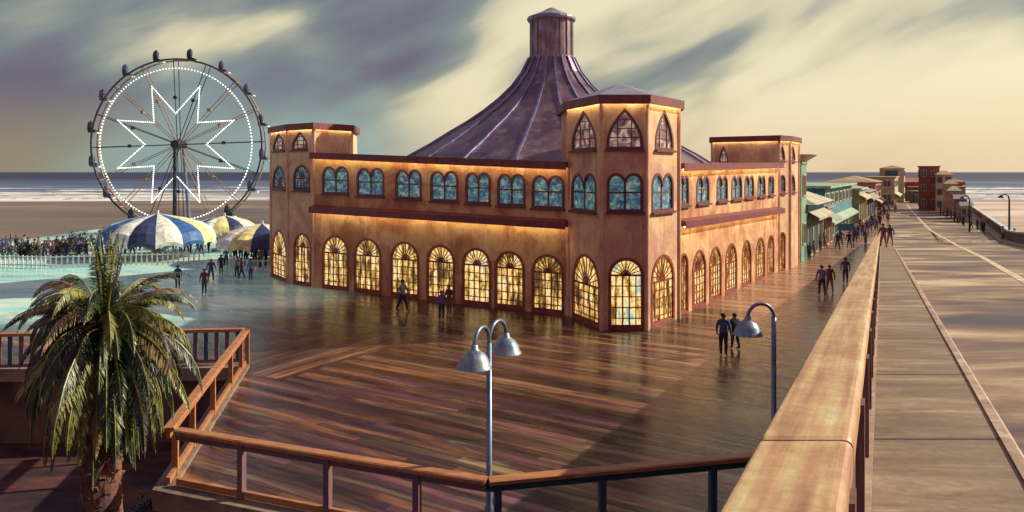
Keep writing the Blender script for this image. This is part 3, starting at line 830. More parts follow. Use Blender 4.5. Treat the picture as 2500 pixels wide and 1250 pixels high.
r2 = railing('boardwalk_railing', 'sunlit wooden railing running from the bend beside the palm to the double lamp post', [up(A)+Vector((.25,-.02,0)),up(Cc)], [(590,0),(800,0),(1018,0)], M['post'])
r3 = railing('boardwalk_railing', 'railing with shadow-tinted blue-green posts between the double lamp post and the stone parapet', [up(Cc)+Vector((.02,0,0)),up(D)+Vector((.6,.1,0))], [(1215,0),(1470,0),(1740,0)], M['shadepost'])
# balustrade at the back
b0 = up(B)+Vector((-.15,.3,0)); b1 = Vector((-30, 28.25, 0))
r4 = thing('balustrade', 'low balustrade of dark upright bars with an orange handrail behind the palm', 'railing', b0)
d = (b1-b0).normalized(); L = (b1-b0).length
mb = MB(b0); 
for k in range(5):
    p = b0.lerp(b1,k/5)+d*.01; q_ = b0.lerp(b1,(k+1)/5)-d*.01; mb = MB(b0); mb.bar(p+Vector((0,0,RH-.05)), q_+Vector((0,0,RH-.05)), .28, .12); mb.build('handrail', M['rail'], r4)
mb = MB(b0); mb.bar(b0+Vector((0,0,.25)), b1+Vector((0,0,.25)), .1, .12); mb.build('lower_rail', M['post'], r4)
for k in range(int(L/.42)):
    p = b0+d*(.25+.42*k); mb = MB(b0); mb.box((p.x,p.y,.85), (.13,.10,1.24), 0)
    mb.build('baluster', M['post'] if k%3 else M['shadepost'], r4)

# ------------------------------------------------------------------ gooseneck lamps
def goose(root, ang, reach, top, base, sc=1.0):
    e = Vector((math.cos(ang),math.sin(ang),0)); r = reach/2
    z0 = top-r
    arm = MB()
    pts = [Vector((0,0,base))] + [e*(r-r*math.cos(a)) + Vector((0,0,z0+r*math.sin(a)*1.0)) for a in [math.pi*i/14 for i in range(15)]] + [e*reach+Vector((0,0,z0-.02))]
    arm.tube(pts, .045, 10); arm.build('arm', M['iron'], root, smooth=True)
    c = e*reach+Vector((0,0,z0-.0)); sh_ = MB()
    pf = [(.05,.06),(.085,.04),(.09,-.04),(.14,-.08),(.24,-.15),(.33,-.27),(.375,-.42),(.415,-.47),(.42,-.49)]
    pi_ = [(.41,-.49),(.37,-.43),(.31,-.29),(.22,-.18),(.08,-.10)]
    sh_.lathe(c, [(a*sc,b*sc) for a,b in pf], 28, 0); sh_.lathe(c, [(a*sc,b*sc) for a,b in pi_], 28, 1); sh_.lathe(c, [(.42*sc,-.49*sc),(.41*sc,-.49*sc)], 28, 0)
    s__ = sh_.build('lamp_shade', [M['shade'],M['shade_in']], root, smooth=True, fix=False)
    bb = MB(); bb.lathe(c, [(.001,-.42*sc),(.06*sc,-.40*sc),(.085*sc,-.33*sc),(.06*sc,-.25*sc),(.04*sc,-.16*sc)], 14); bb.build('bulb', M['bulb'], s__, smooth=True)
def lamp_post(root, top):
    pb = MB(); pb.tube([(0,0,.0),(0,0,.5),(0,0,.55),(0,0,top)], [.11,.10,.07,.06], 14); pb.build('pole', M['iron'], root, smooth=True)
    b_ = MB(); b_.lathe((0,0,0), [(.19,0),(.19,.06),(.13,.10),(.12,.22)], 14, cap=True); b_.build('base_plate', M['iron'], root)
LZ = 16.35; LX = (1194-CX)/F*LZ
l1 = thing('street_lamp', 'blue-grey gooseneck lamp post with two hanging shades at the bend of the railing', 'street lamp', (LX,LZ,0))
lamp_post(l1, 4.18)
goose(l1, R(246), .72, 4.60, 4.1, .90); goose(l1, R(62), .80, 4.60, 4.1, .86)
L2 = Vector(((1889-CX)/F*18.6, 18.6, 0))
l2 = thing('street_lamp', 'gooseneck lamp post with one hanging shade standing in shadow beside the parapet', 'street lamp', L2)
lamp_post(l2, 4.3); goose(l2, R(188), .70, 4.66, 4.2, .88)

# ------------------------------------------------------------------ ferris wheel
WC = at(437,353,97.0); WR = 11.25
wh = thing('ferris_wheel', 'tall ferris wheel with an eight-pointed star of white lights', 'ferris wheel', (WC.x,WC.y,0))
hubz = WC.z
def wpt(r, a, y): return Vector((r*math.sin(a), y, hubz + r*math.cos(a)))
for yy in (-.75,.75):
    mb = MB()
    mb.tube([wpt(WR, 2*math.pi*i/96, yy) for i in range(97)], .12, 6, cap=False); mb.build('rim', M['dark'] if yy < 0 else M['rust'], wh, smooth=True)
mb = MB(); mb.tube([wpt(10.0, 2*math.pi*i/96, -.8) for i in range(97)], .06, 6, cap=False); mb.build('inner_rim', M['cane'], wh, smooth=True)
for k in range(16):
    a = R(-2)+2*math.pi*k/16; mb = MB()
    for yy in (-.75,.75): mb.bar(wpt(.5,a,yy*.6), wpt(WR,a,yy), .085, .085)
    mb.bar(wpt(WR,a,-.75), wpt(WR,a,.75), .1, .1); mb.bar(wpt(6.2,a,-.68), wpt(6.2,a,.68), .08, .08)
    mb.box(wpt(6.2,a,-.7), (.42,.2,.42)); mb.build('spoke', M['dark'] if k%4 in (0,1) else M['rust'], wh)
mb = MB(); mb.tube([(0,-1.3,hubz),(0,1.3,hubz)], .55, 18); mb.tube([(0,-1.45,hubz),(0,-1.25,hubz)], .30, 14); mb.build('hub', M['dark'], wh)
mb = MB(); mb.tube([(0,-1.15,hubz),(0,-1.25,0)], [.22,.28], 12); mb.build('support_leg', M['dark'], wh)
mb = MB(); mb.tube([(0,1.15,hubz),(.9,1.3,0)], [.18,.24], 12); mb.build('support_leg', M['iron'], wh)
def bulbs(pts, nm):
    mb = MB()
    for p in pts:
        q = .095; vs = [p+Vector(o_)*q for o_ in ((1,0,0),(-1,0,0),(0,1,0),(0,-1,0),(0,0,1),(0,0,-1))]
        mb.mesh(vs, [(0,2,4),(2,1,4),(1,3,4),(3,0,4),(2,0,5),(1,2,5),(3,1,5),(0,3,5)])
    mb.build(nm, M['wheelbulb'], wh, fix=False)
bulbs([wpt(10.0, 2*math.pi*i/150, -.95) for i in range(150)], 'light_ring')
sp_ = []; star = []
for k in range(16):
    a = R(22.5)+2*math.pi*k/16; star.append((8.25 if k%2 == 0 else 4.05, a))
for k in range(16):
    p = wpt(*star[k], -.95); q = wpt(*star[(k+1)%16], -.95)
    sp_ += [p.lerp(q, i/17) for i in range(17)]
bulbs(sp_, 'light_star')
mb = MB()
for k in range(16): mb.bar(wpt(*star[k],-.85), wpt(*star[(k+1)%16],-.85), .05, .05)
mb.build('star_frame', M['cane'], wh)
gmat = [M['dark'], plain('gondola_violet', (.10,.07,.14), .5), plain('gondola_blue', (.06,.08,.16), .5)]
for k in range(16):
    a = R(9)+2*math.pi*k/16; p = wpt(WR+.25, a, 0)
    gd = MB()
    gd.mesh([p+Vector(o_) for o_ in ((-.5,-.45,-.2),(.5,-.45,-.2),(.5,.45,-.2),(-.5,.45,-.2),(-.6,-.45,.40),(.42,-.45,.05),(.42,.45,.05),(-.6,.45,.40))], [(0,1,2,3),(0,4,5,1),(2,6,7,3),(0,3,7,4),(1,5,6,2)])
    gd.tube([p+Vector((-.42,0,.1)), p+Vector((-.40,0,.6)), p+Vector((-.34,0,1.05)), p+Vector((-.28,0,1.35))], [.28,.40,.36,.10], 8)
    go = gd.build('gondola', gmat[k%3], wh)
    ft = MB(); ft.box(p+Vector((.15,0,-.27)), (1.15,.8,.14)); ft.build('footboard', M['white'], go)

# ------------------------------------------------------------------ striped parasol rides
STR = [plain('canvas_blue', (.03,.12,.36), .6), plain('canvas_cream', (.82,.84,.74), .7), plain('canvas_yellow', (.80,.70,.30), .65), plain('canvas_sky', (.40,.66,.70), .65), plain('canvas_navy', (.03,.04,.13), .6)]
def parasol(loc, rad, h, label, ph=0, pat=(1,0,1,3,1,0,1,3,0,1,4,1,0,2)):
    r = thing('striped_parasol', label, 'parasol', loc, 0, 'striped parasols of the rides')
    n = len(pat); prof_ = [(.0,h),(.16*rad,h-.035*rad),(.45*rad,h-.095*rad),(.74*rad,h-.20*rad),(.92*rad,h-.335*rad),(.985*rad,h-.50*rad),(.97*rad,h-.56*rad)]
    mb = MB()
    for j in range(n):
        sub = 3
        for i in range(len(prof_)-1):
            for q in range(sub):
                a0 = ph+2*math.pi*(j+q/sub)/n; a1 = ph+2*math.pi*(j+(q+1)/sub)/n
                def P(rr, z, qq, a):
                    bulge = math.sin(math.pi*qq)*.0
                    dip = -.06*rad*(rr/rad)**3*math.sin(math.pi*qq)*(-1)
                    return (rr*math.cos(a), rr*math.sin(a), z+dip*(-1 if False else 1))
                r0,z0 = prof_[i]; r1,z1 = prof_[i+1]
                mb.face([P(r0,z0,q/sub,a0),P(r1,z1,q/sub,a0),P(r1,z1,(q+1)/sub,a1),P(r0,z0,(q+1)/sub,a1)], pat[j])
    mb.build('canopy', STR, r, smooth=False)
    mb = MB(); mb.tube([(0,0,0),(0,0,h+.25)], .12, 10); mb.build('pole', M['cane'], r)
    for j in range(18):
        a = 2*math.pi*j/18; mb = MB(); mb.bar((.25*math.cos(a),.25*math.sin(a),.5), (.46*rad*math.cos(a),.46*rad*math.sin(a),h-.48*rad), .13, .05); mb.build('strut', M['white'], r)
    mb = MB(); mb.lathe((0,0,0), [(.4*rad,0),(.4*rad,.25),(.1,.32)], 22); mb.build('base', M['cane'], r)
    return r
P1 = gp(385,628); parasol((P1.x,P1.y,0), 5.2, 4.15, 'largest striped parasol, blue, cream and yellow, beneath the ferris wheel', R(11))
P2 = gp(548,612); parasol((P2.x,P2.y,0), 3.1, 3.6, 'smallest striped parasol standing behind the other two', R(30), (1,2,4,1,3,1,0,1,2,4,1,2))
P3 = gp(640,640); parasol((P3.x,P3.y,0), 3.9, 3.45, 'yellow and blue striped parasol beside the tower of the carousel building', R(5), (2,4,1,2,1,0,2,1,2,4,1,2))

# white picket fences
def pickets(label, pts, h=1.0, sp=.42):
    pts = [Vector(p) for p in pts]; base = pts[0].copy(); r = thing('picket_fence', label, 'fence', base)
    mb = MB(base)
    for a,b in zip(pts[:-1],pts[1:]):
        for z in (.25,h-.12): mb.bar(a+Vector((0,0,z)), b+Vector((0,0,z)), .06, .09)
    mb.build('rail', M['white'], r)
    mb = MB(base)
    for a,b in zip(pts[:-1],pts[1:]):
        L = (b-a).length; d = (b-a).normalized(); rz = math.atan2(d.y,d.x)
        for k in range(int(L/sp)): p = a+d*(sp*k+.1); mb.box((p.x,p.y,h/2+.02), (.11,.05,h-.04), rz)
    o = mb.build('picket', M['white'], r); o['kind'] = 'stuff'
    return r
pickets('white picket fence running past the big parasol in front of the crowd', [gp(-120,650), gp(120,655), gp(290,650), gp(500,645)], 1.05)
pickets('short white picket fence beside the parasol nearest the carousel tower', [gp(560,650), gp(600,662), gp(672,662)], .95)

# ------------------------------------------------------------------ people
def figure(kind, seed=0):
    J = {}; V = []; E = []; RR = []
    def j(n_, p, r, par=None):
        J[n_] = len(V); V.append(p); RR.append(r)
        if par is not None: E.append((J[par], J[n_]))
    st = {'stand':(.0,.0), 'walk':(.12,-.12), 'stride':(.17,-.15), 'lean':(.03,-.02), 'pair':(.05,-.05)}[kind]
    fw = -.02 if kind != 'lean' else -.06
    j('pelvis',(0,0,.53),(.082,.065)); j('waist',(0,fw*.5,.64),(.074,.056),'pelvis'); j('chest',(0,fw,.76),(.092,.062),'waist')
    j('neck',(0,fw,.855),(.032,.032),'chest'); j('head',(0,fw-.012,.915),(.05,.055),'neck'); j('crown',(0,fw-.008,.962),(.042,.046),'head')
    for sgn, k, ph in ((1,'l',st[0]),(-1,'r',st[1])):
        sw = -ph*.8
        j('sh'+k,(sgn*.10,fw,.80),(.036,.036),'chest')
        if kind == 'lean' and sgn > 0:
            j('el'+k,(sgn*.135,fw-.06,.68),(.026,.026),'sh'+k); j('wr'+k,(sgn*.09,fw-.16,.72),(.018,.018),'el'+k); j('ha'+k,(sgn*.08,fw-.195,.735),(.017,.022),'wr'+k)
        else:
            j('el'+k,(sgn*.135,fw+sw*.5+.01,.65),(.026,.026),'sh'+k); j('wr'+k,(sgn*.14,fw+sw-.03,.51),(.018,.018),'el'+k); j('ha'+k,(sgn*.135,fw+sw-.045,.455),(.015,.022),'wr'+k)
        j('hi'+k,(sgn*.048,0,.49),(.055,.058),'pelvis'); j('kn'+k,(sgn*.052,-ph*.55-.012,.28),(.038,.040),'hi'+k)
        j('an'+k,(sgn*.052,-ph+(.03 if ph<0 else 0),.055),(.026,.028),'kn'+k); j('to'+k,(sgn*.058,-ph-.075,.022),(.024,.018),'an'+k)
    me = bpy.data.meshes.new('person'); me.from_pydata([Vector(v_) for v_ in V], E, []); o = bpy.data.objects.new('person_src', me); C.objects.link(o)
    m_ = o.modifiers.new('skin','SKIN'); sv = me.skin_vertices[0].data
    for i,r_ in enumerate(RR): sv[i].radius = r_
    sv[0].use_root = True
    m_.use_smooth_shade = True
    s2 = o.modifiers.new('sub','SUBSURF'); s2.levels = 2; s2.render_levels = 2
    dg = bpy.context.evaluated_depsgraph_get(); dg.update()
    nm = bpy.data.meshes.new_from_object(o.evaluated_get(dg)); bpy.data.objects.remove(o)
    for _ in range(4 - len(nm.materials)): nm.materials.append(None)
    for p in nm.polygons:
        c = p.center; p.use_smooth = True
        if c.z > .85 or (c.z < .49 and abs(c.x) > .108): k = 0      # skin
        elif c.z > .545 or (abs(c.x) > .108): k = 1                  # jacket
        elif c.z > .045: k = 2                                       # trousers
        else: k = 3                                                  # shoes
        p.material_index = k
    nm.name = 'person'
    return nm
def hair_mesh(fw):
    mb = MB(); c = Vector((0,fw+.006,.945))
    for i in range(5):
        pass
    prof_ = [(.058,-.028),(.061,.0),(.055,.028),(.036,.046),(.0005,.054)]
    mb.lathe(c, prof_, 12); o = mb.build('hair_src', [], None, smooth=True); me = o.data; bpy.data.objects.remove(o)
    for v_ in me.vertices:
        if v_.co.y < fw-.025 and v_.co.z < .955: v_.co.y += .022
    return me
FIG = {k: figure(k) for k in ('stand','walk','stride','lean','pair')}
HAIR = {k: hair_mesh(-.02 if k != 'lean' else -.06) for k in FIG}
for me in HAIR.values(): me.materials.append(None)
SK = plain('skin', (.34,.17,.11), .6, 0, .15)
HR = [plain('hair_dark', (.02,.013,.012), .7), plain('hair_brown', (.06,.03,.018), .7)]
CL = {n_: plain('cloth_'+n_, tuple(min(1,x*1.9+.012) for x in c_), .85, 0, .45, 5) for n_,c_ in {'navy':(.025,.03,.09),'maroon':(.075,.018,.025),'purple':(.09,.05,.14),'grey':(.13,.14,.17),'teal':(.05,.12,.15),'black':(.015,.012,.018),'brown':(.12,.05,.03),'blue':(.06,.10,.24),'white':(.5,.48,.46),'rose':(.20,.07,.08),'red':(.28,.04,.03)}.items()}
SHOE = plain('shoe', (.02,.015,.015), .6)
def person(px, py, hpx, kind, top, legs, face, label, group=None, z=0, ramp=False, Y=None):
    if ramp: Yy = (H-6.15)*F/(py-550); p = Vector(((px-CX)/F*Yy, Yy, ramp_z(Yy)))
    else: p = gp(px,py,z)
    hh = hpx/F*p.y; hh = max(1.58, min(2.0, hh))
    o = bpy.data.objects.new('person', FIG[kind]); C.objects.link(o)
    o.location = p; o.rotation_euler = (0,0,R(face)); wd = 1.04+.2*((px*7.3+py*3.1)%1.0); o.scale = (hh*wd, hh*wd*1.05, hh)
    for i,m_ in enumerate((SK, CL[top], CL[legs], SHOE)):
        o.material_slots[i].link = 'OBJECT'; o.material_slots[i].material = m_
    h_ = bpy.data.objects.new('hair', HAIR[kind]); C.objects.link(h_); h_.parent = o
    h_.material_slots[0].link = 'OBJECT'; h_.material_slots[0].material = HR[int(px)%2]
    return tag(o, label, 'person', group)
PP = [
 (982,760,78,'walk','grey','black',60,'walker in grey top striding past the third lit door of the shaded front'),
 (1078,780,68,'stand','purple','black',10,'person in purple jacket standing before the fourth lit door'),
 (1097,770,76,'stand','maroon','brown',-30,'person in dark maroon coat standing behind the purple jacket'),
 (434,703,50,'stand','navy','black',20,'lone person in navy on the teal plaza, closest to the palm'),
 (499,717,62,'stand','maroon','navy',0,'person in maroon jacket and navy trousers standing alone on the plaza'),
 (515,684,52,'walk','navy','navy',40,'person in navy walking behind the maroon jacket on the plaza'),
 (540,670,44,'stand','black','black',0,'small person in black standing between two parasols'),
 (578,676,42,'lean','grey','black',60,'person in grey leaning forward in the plaza group'),
 (590,680,42,'walk','maroon','black',-60,'person in maroon bending inside the plaza group'),
 (612,684,52,'stand','blue','navy',0,'person in blue at the edge of the plaza group beside the tower'),
 (552,650,34,'stand','teal','black',30,'small person in teal in front of the smallest parasol'),
 (1766,868,104,'stand','navy','black',150,'tall person in navy coat standing under the single hanging lamp shade'),
 (1795,852,88,'pair','black','navy',200,'person in black partly hidden behind the single hanging lamp shade'),
 (2007,722,78,'walk','purple','black',170,'person in purple walking in the parapet shadow with a companion'),
 (2026,714,68,'walk','maroon','brown',175,'person in maroon walking beside the purple jacket in the parapet shadow'),
 (2064,692,64,'stand','navy','navy',160,'person in navy close against the foot of the parapet'),
 (1976,634,42,'stand','navy','black',120,'person in navy facing a companion at the mint green corner'),
 (1988,628,40,'stand','navy','maroon',-120,'person in navy with maroon trousers at the mint green corner'),
]
for a in PP: person(*a)
person(2157,604,60,'walk','maroon','rose',175,'person in maroon top walking down the sidewalk at the end of the parapet', ramp=True)
person(2173,598,50,'walk','black','rose',175,'person in black top walking down beside the maroon top', ramp=True)
rn = random.Random(8)
cols = ['navy','maroon','purple','black','brown','black','grey','navy']
# along the pier fronts
pier = [(2045,608),(2052,600),(2074,606),(2088,592),(2095,585),(2113,596),(2003,612),(2012,606),(2106,578),(2116,570),(2080,575),(2124,566),(2131,558),(2140,566),(2148,552),(2135,545),(2150,540),(2160,532),(2168,545),(2128,551),(2100,562),(2144,536),(2158,522),(2170,518),(2153,512),(2178,508),(2186,520),(2166,505)]
for i,(px,py) in enumerate(pier):
    person(px, py, 1.75*F/gp(px,py).y, rn.choice(['walk','stand','stride']), rn.choice(cols), rn.choice(['black','navy','brown']), rn.choice([170,0,30,150]), 'small dark figure in the crowd walking along the pier shops', 'crowd along the pier shops')
edge = [(2448,588),(2397,566),(2386,562),(2402,568),(2345,548),(2352,552),(2330,541),(2338,545),(2322,536),(2312,533),(2304,528),(2372,557),(2296,524),(2478,596)]
for i,(px,py) in enumerate(edge):
    person(px, py, 1.75*F/gp(px,py).y, rn.choice(['stand','walk']), rn.choice(cols), 'black', rn.choice([90,-90,0]), 'small dark figure by the sea-side wall of the road', 'people by the sea-side wall')
for i in range(46):
    px = -5+ i*11.3 + rn.uniform(-6,6); py = rn.uniform(612,634)
    if 330 < px < 440: py = 610
    q = gp(px,py)
    person(px, py, 1.7*F/q.y, rn.choice(['stand','walk','pair']), rn.choice(cols), rn.choice(['black','navy','maroon']), rn.uniform(0,360), 'dark figure in the crowd behind the white picket fence', 'crowd behind the picket fence')
for px,py in ((575,640),(588,634),(600,645),(622,650),(635,655),(567,628),(610,630),(650,648)):
    person(px, py, 1.7*F/gp(px,py).y, rn.choice(['stand','walk']), rn.choice(cols), 'black', rn.uniform(0,360), 'dark figure in the crowd under the smaller parasols', 'crowd under the smaller parasols')

# ------------------------------------------------------------------ pier buildings
def pmat(n_, c): return stucco('paint_'+n_, c, tuple(x*.68 for x in c), tuple(min(1,x*1.35) for x in c), .5, .7)
PM = {n_: pmat(n_,c) for n_,c in {'mint':(.20,.36,.26),'teal':(.06,.22,.27),'cream':(.58,.46,.28),'pink':(.46,.22,.18),'brick':(.34,.10,.065),'olive':(.36,.36,.20),'pale':(.52,.46,.34),'green':(.12,.30,.22),'violet':(.17,.11,.15),'tan':(.50,.33,.20),'grey':(.30,.28,.27),'blue':(.08,.15,.28),'jade':(.34,.46,.34)}.items()}
GL = plain('dark_glass', (.05,.09,.11), .2)
def block(name, label, p0, p1, depth, h, wall, roof, rtype='flat', rh=1.0, over=.3, floors=1, bays=3, shop=True, wins=True):
    """box whose front runs p0->p1 (outside on the right hand), depth behind it"""
    fc = Fac(p0,p1); r = thing(name, label, 'building', (p0[0],p0[1],0)); off_ = r.location
    ZB = -.05
    c = [fc.pt(0,0), fc.pt(fc.L,0), fc.pt(fc.L,0,-depth), fc.pt(0,0,-depth)]
    mb = MB(off_); mb.prism([(p.x,p.y) for p in c], ZB, h); mb.build('wall', PM[wall], r)
    R_ = [fc.pt(-over,h,over), fc.pt(fc.L+over,h,over), fc.pt(fc.L+over,h,-depth-over), fc.pt(-over,h,-depth-over)]
    mb = MB(off_)
    if rtype == 'flat':
        mb.prism([(p.x,p.y) for p in R_], h+.003, h+.28)
    elif rtype == 'hip':
        a = fc.pt(fc.L*.35,h+rh,-depth/2); b = fc.pt(fc.L*.65,h+rh,-depth/2)
        for p in R_: p.z += .005
        mb.face([R_[0],R_[1],b,a]); mb.face([R_[1],R_[2],b]); mb.face([R_[2],R_[3],a,b]); mb.face([R_[3],R_[0],a]); mb.face(R_)
    else:
        a = fc.pt(-over,h+rh,-depth/2); b = fc.pt(fc.L+over,h+rh,-depth/2)
        for p in R_: p.z += .005
        mb.face([R_[0],R_[1],b,a]); mb.face([R_[2],R_[3],a,b]); mb.face([R_[1],R_[2],b]); mb.face([R_[3],R_[0],a]); mb.face(R_)
    mb.build('roof', PM[roof], r)
    ends = [(fc,fc.L,bays), (Fac(c[3].xy,c[0].xy),depth,max(1,int(depth/3)))]
    if wins:
        for f2,L_,nb in ends:
            fh = h/floors
            for fl in range(floors):
                for k in range(nb):
                    x = L_*(k+.5)/nb; ww = L_/nb*.5; z0 = fl*fh+(.15 if fl == 0 and shop else fh*.35); z1 = fl*fh+fh*.78
                    m2 = MB(off_)
                    for (aa,bb) in (((x-ww/2,z0),(x+ww/2,z0)),((x-ww/2,z1),(x+ww/2,z1)),((x-ww/2,z0),(x-ww/2,z1)),((x+ww/2,z0),(x+ww/2,z1)),((x,z0),(x,z1))):
                        m2.bar(f2.pt(*aa,.05), f2.pt(*bb,.05), .12, .10, up=tuple(f2.n))
                    wo = m2.build('window', PM['cream' if wall != 'cream' else 'blue'], r)
                    m2 = MB(off_); m2.face([f2.pt(x-ww/2,z0,.02),f2.pt(x+ww/2,z0,.02),f2.pt(x+ww/2,z1,.02),f2.pt(x-ww/2,z1,.02)]); m2.build('pane', GL, wo, fix=False)
    if shop:
        aw = MB(off_); zz = h/floors*.86
        aw.face([fc.pt(.3,zz,.02),fc.pt(fc.L-.3,zz,.02),fc.pt(fc.L-.3,zz-.55,1.0),fc.pt(.3,zz-.55,1.0)])
        aw.face([fc.pt(.3,zz-.55,1.0),fc.pt(fc.L-.3,zz-.55,1.0),fc.pt(fc.L-.3,zz-.8,1.0),fc.pt(.3,zz-.8,1.0)])
        aw.build('awning', PM[roof], r, fix=False)
    return r
def Lp(Y, o_=0): return (FL(Y)+o_, Y)
block('shop_building', 'narrow mint green building with a flared cornice touching the carousel tower', Lp(64.6), Lp(67.2), 4.0, 8.7, 'mint', 'mint', 'flat', 1, .1, 2, 1, False, True)
cn = thing('cornice_canopy', 'flared pale rooftop canopy on the mint green building', 'canopy', (*Lp(65.5),8.98))
mb = MB(cn.location); c0 = Vector((*Lp(66,-1.9),0)); fc = Fac(Lp(64.6),Lp(67.2))
q0 = [fc.pt(-.1,9.0,.1),fc.pt(2.8,9.0,.1),fc.pt(2.8,9.0,-4.1),fc.pt(-.1,9.0,-4.1)]; q1 = [fc.pt(-.8,9.55,.9),fc.pt(3.4,9.55,.9),fc.pt(3.4,9.55,-4.6),fc.pt(-.8,9.55,-4.6)]
for i in range(4): mb.face([q0[i],q0[(i+1)%4],q1[(i+1)%4],q1[i]])
mb.face(q1); mb.face(q0[::-1]); mb.build('canopy_top', PM['pale'], cn)
block('shop_building', 'teal shop with a broad pale hipped roof next to the mint green building', Lp(67.8), Lp(77.5), 8.5, 5.0, 'teal', 'pale', 'hip', 2.1, 1.0, 1, 3)
block('shop_building', 'small pink and teal shop squeezed behind the pale hipped roof', Lp(78.6), Lp(84), 7, 4.0, 'pink', 'grey', 'flat', 1, .3, 1, 2)
block('shop_building', 'long flat-roofed hall with a pale green roof edge among the pier shops', Lp(85,-1), Lp(112,-1), 13, 6.1, 'teal', 'jade', 'flat', 1.55, .7, 2, 7)
block('shop_building', 'olive kiosk with a flat roof following the green hall', Lp(113.5), Lp(124), 8, 5.2, 'olive', 'pale', 'flat', 1, .4, 1, 3)
block('shop_building', 'cream shop with a low gable further along the pier', Lp(126), Lp(142), 9, 4.5, 'cream', 'grey', 'gable', 1.2, .5, 1, 4)
block('shop_building', 'pink two-storey house following the cream shop', Lp(144), Lp(158), 9, 6.0, 'pink', 'tan', 'hip', 1.2, .5, 2, 4)
block('shop_building', 'pale stepped building with a tower block rising above the sea line', Lp(176,2), Lp(192,2), 6.5, 6.6, 'pale', 'pale', 'flat', 1, .3, 2, 4)
tt = block('tower_building', 'square cream tower behind the pale stepped building', Lp(193,3.5), Lp(199,3.5), 5.8, 9.0, 'cream', 'tan', 'hip', .8, .3, 3, 2, False)
# end of the road
block('shop_building', 'low dark red hall closing the far end of the road', (FL(205)+1,201), (FL(205)+19,203), 12, 5.2, 'brick', 'brick', 'gable', 1.2, .4, 1, 5)
block('shop_building', 'violet shed in front of the dark red hall', (FL(198)+2,187), (FL(198)+10,188), 5, 2.9, 'violet', 'tan', 'flat', 1, .4, 1, 3)
def Rt(Y, o_=0): return (.56*Y+10+o_, Y)
def rblock(label, Y0, Y1, w_, h, wall, roof, rt='flat', rh=1, fl=2, name='shop_building', o_=-3.2):
    p1 = Vector((.56*Y0+10+o_, Y0)); p0 = p1 - Vector((.8725,-.4886))*w_
    return block(name, label, p0, p1, Y1-Y0, h, wall, roof, rt, rh, .2, fl, 2, False)
rblock('red brick tower block with a flat top on the sea side of the road', 152, 158, 3.8, 9.0, 'brick', 'brick', fl=3, name='tower_building', o_=-6.2)
rblock('round-shouldered cream house attached to the red brick tower', 149, 155, 3.0, 7.5, 'cream', 'tan', 'hip', .8, 3, o_=-3.6)
rblock('tan house with hipped roof stepping down from the cream house', 141, 147, 2.2, 5.7, 'tan', 'olive', 'hip', .8, 2, o_=-3.0)
rblock('grey-pink house standing in front of the tan house', 132, 138, 2.2, 4.6, 'pink', 'olive', 'hip', .8, 2, o_=-2.7)
rblock('small violet house lowest in the row on the sea side', 124, 129, 1.8, 3.4, 'violet', 'grey', 'gable', .7, 1, o_=-2.2)
rblock('small cream hut at the seaward end of the row', 116, 120, 1.5, 2.6, 'cream', 'grey', 'gable', .6, 1, o_=-1.9)

# sea-side wall of the road
gw = thing('guard_wall', 'dark low guard wall with a pale coping along the sea side of the road', 'wall', (40,50,0))
mb = MB(gw.location); mc = MB(gw.location); ml = MB(gw.location)
yw = [-6,10,30,50,65,76,84,110,150,200]
for a,b in zip(yw[:-1],yw[1:]):
    pa = Vector((.56*a+10,a,ramp_z(a)-.12 if a<84 else 0)); pb_ = Vector((.56*b+10,b,ramp_z(b)-.12 if b<84 else 0))
    x = Vector((.87,-.49,0))
    def quadprism(m_, o0, o1, z0, z1):
        P0 = [pa+x*o0+Vector((0,0,z0)), pa+x*o1+Vector((0,0,z0)), pa+x*o1+Vector((0,0,z1)), pa+x*o0+Vector((0,0,z1))]
        P1_ = [pb_+x*o0+Vector((0,0,z0)), pb_+x*o1+Vector((0,0,z0)), pb_+x*o1+Vector((0,0,z1)), pb_+x*o0+Vector((0,0,z1))]
        m_.mesh(P0+P1_, [(0,1,5,4),(1,2,6,5),(2,3,7,6),(3,0,4,7),(0,3,2,1),(4,5,6,7)])
    quadprism(mb, 0, .3, -.3, 1.15); quadprism(mc, -.08, .38, 1.153, 1.32); quadprism(ml, -1.0, -.003, -.2, .17)
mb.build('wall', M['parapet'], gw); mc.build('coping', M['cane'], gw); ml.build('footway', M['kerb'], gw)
def small_lamp(p, h, label):
    r = thing('street_lamp', label, 'street lamp', p)
    mb = MB(); mb.tube([(0,0,0),(0,0,h-.7),(-.1,0,h-.25),(-.45,0,h-.05),(-.85,0,h-.2)], [.12,.09,.08,.07,.06], 8); mb.build('pole', M['dark'], r, smooth=True)
    mb = MB(); mb.lathe((-.9,0,h-.45), [(.07,.3),(.2,.22),(.42,0),(.40,-.02)], 14); mb.build('lamp_shade', M['dark'], r)
pL = gp(2367,566); small_lamp((pL.x,pL.y,0), 4.9, 'dark curved street lamp by the sea-side wall, further from the camera')
pM = at(2464,560,84); small_lamp((pM.x+.0,pM.y,0.0), 5.5, 'dark curved street lamp by the sea-side wall, closer to the camera')
# black sign board on posts
ps = gp(2066,604); sb = thing('sign_board', 'dark blank board on two posts among the pier crowd', 'sign', ps)
mb = MB(); mb.box((0,0,2.15),(1.7,.12,.75)); mb.build('panel', CL['teal'], sb)
for sx in (-.75,.75): mb = MB(); mb.tube([(sx,0,0),(sx,0,2.2)], .05, 8); mb.build('post', M['dark'], sb)

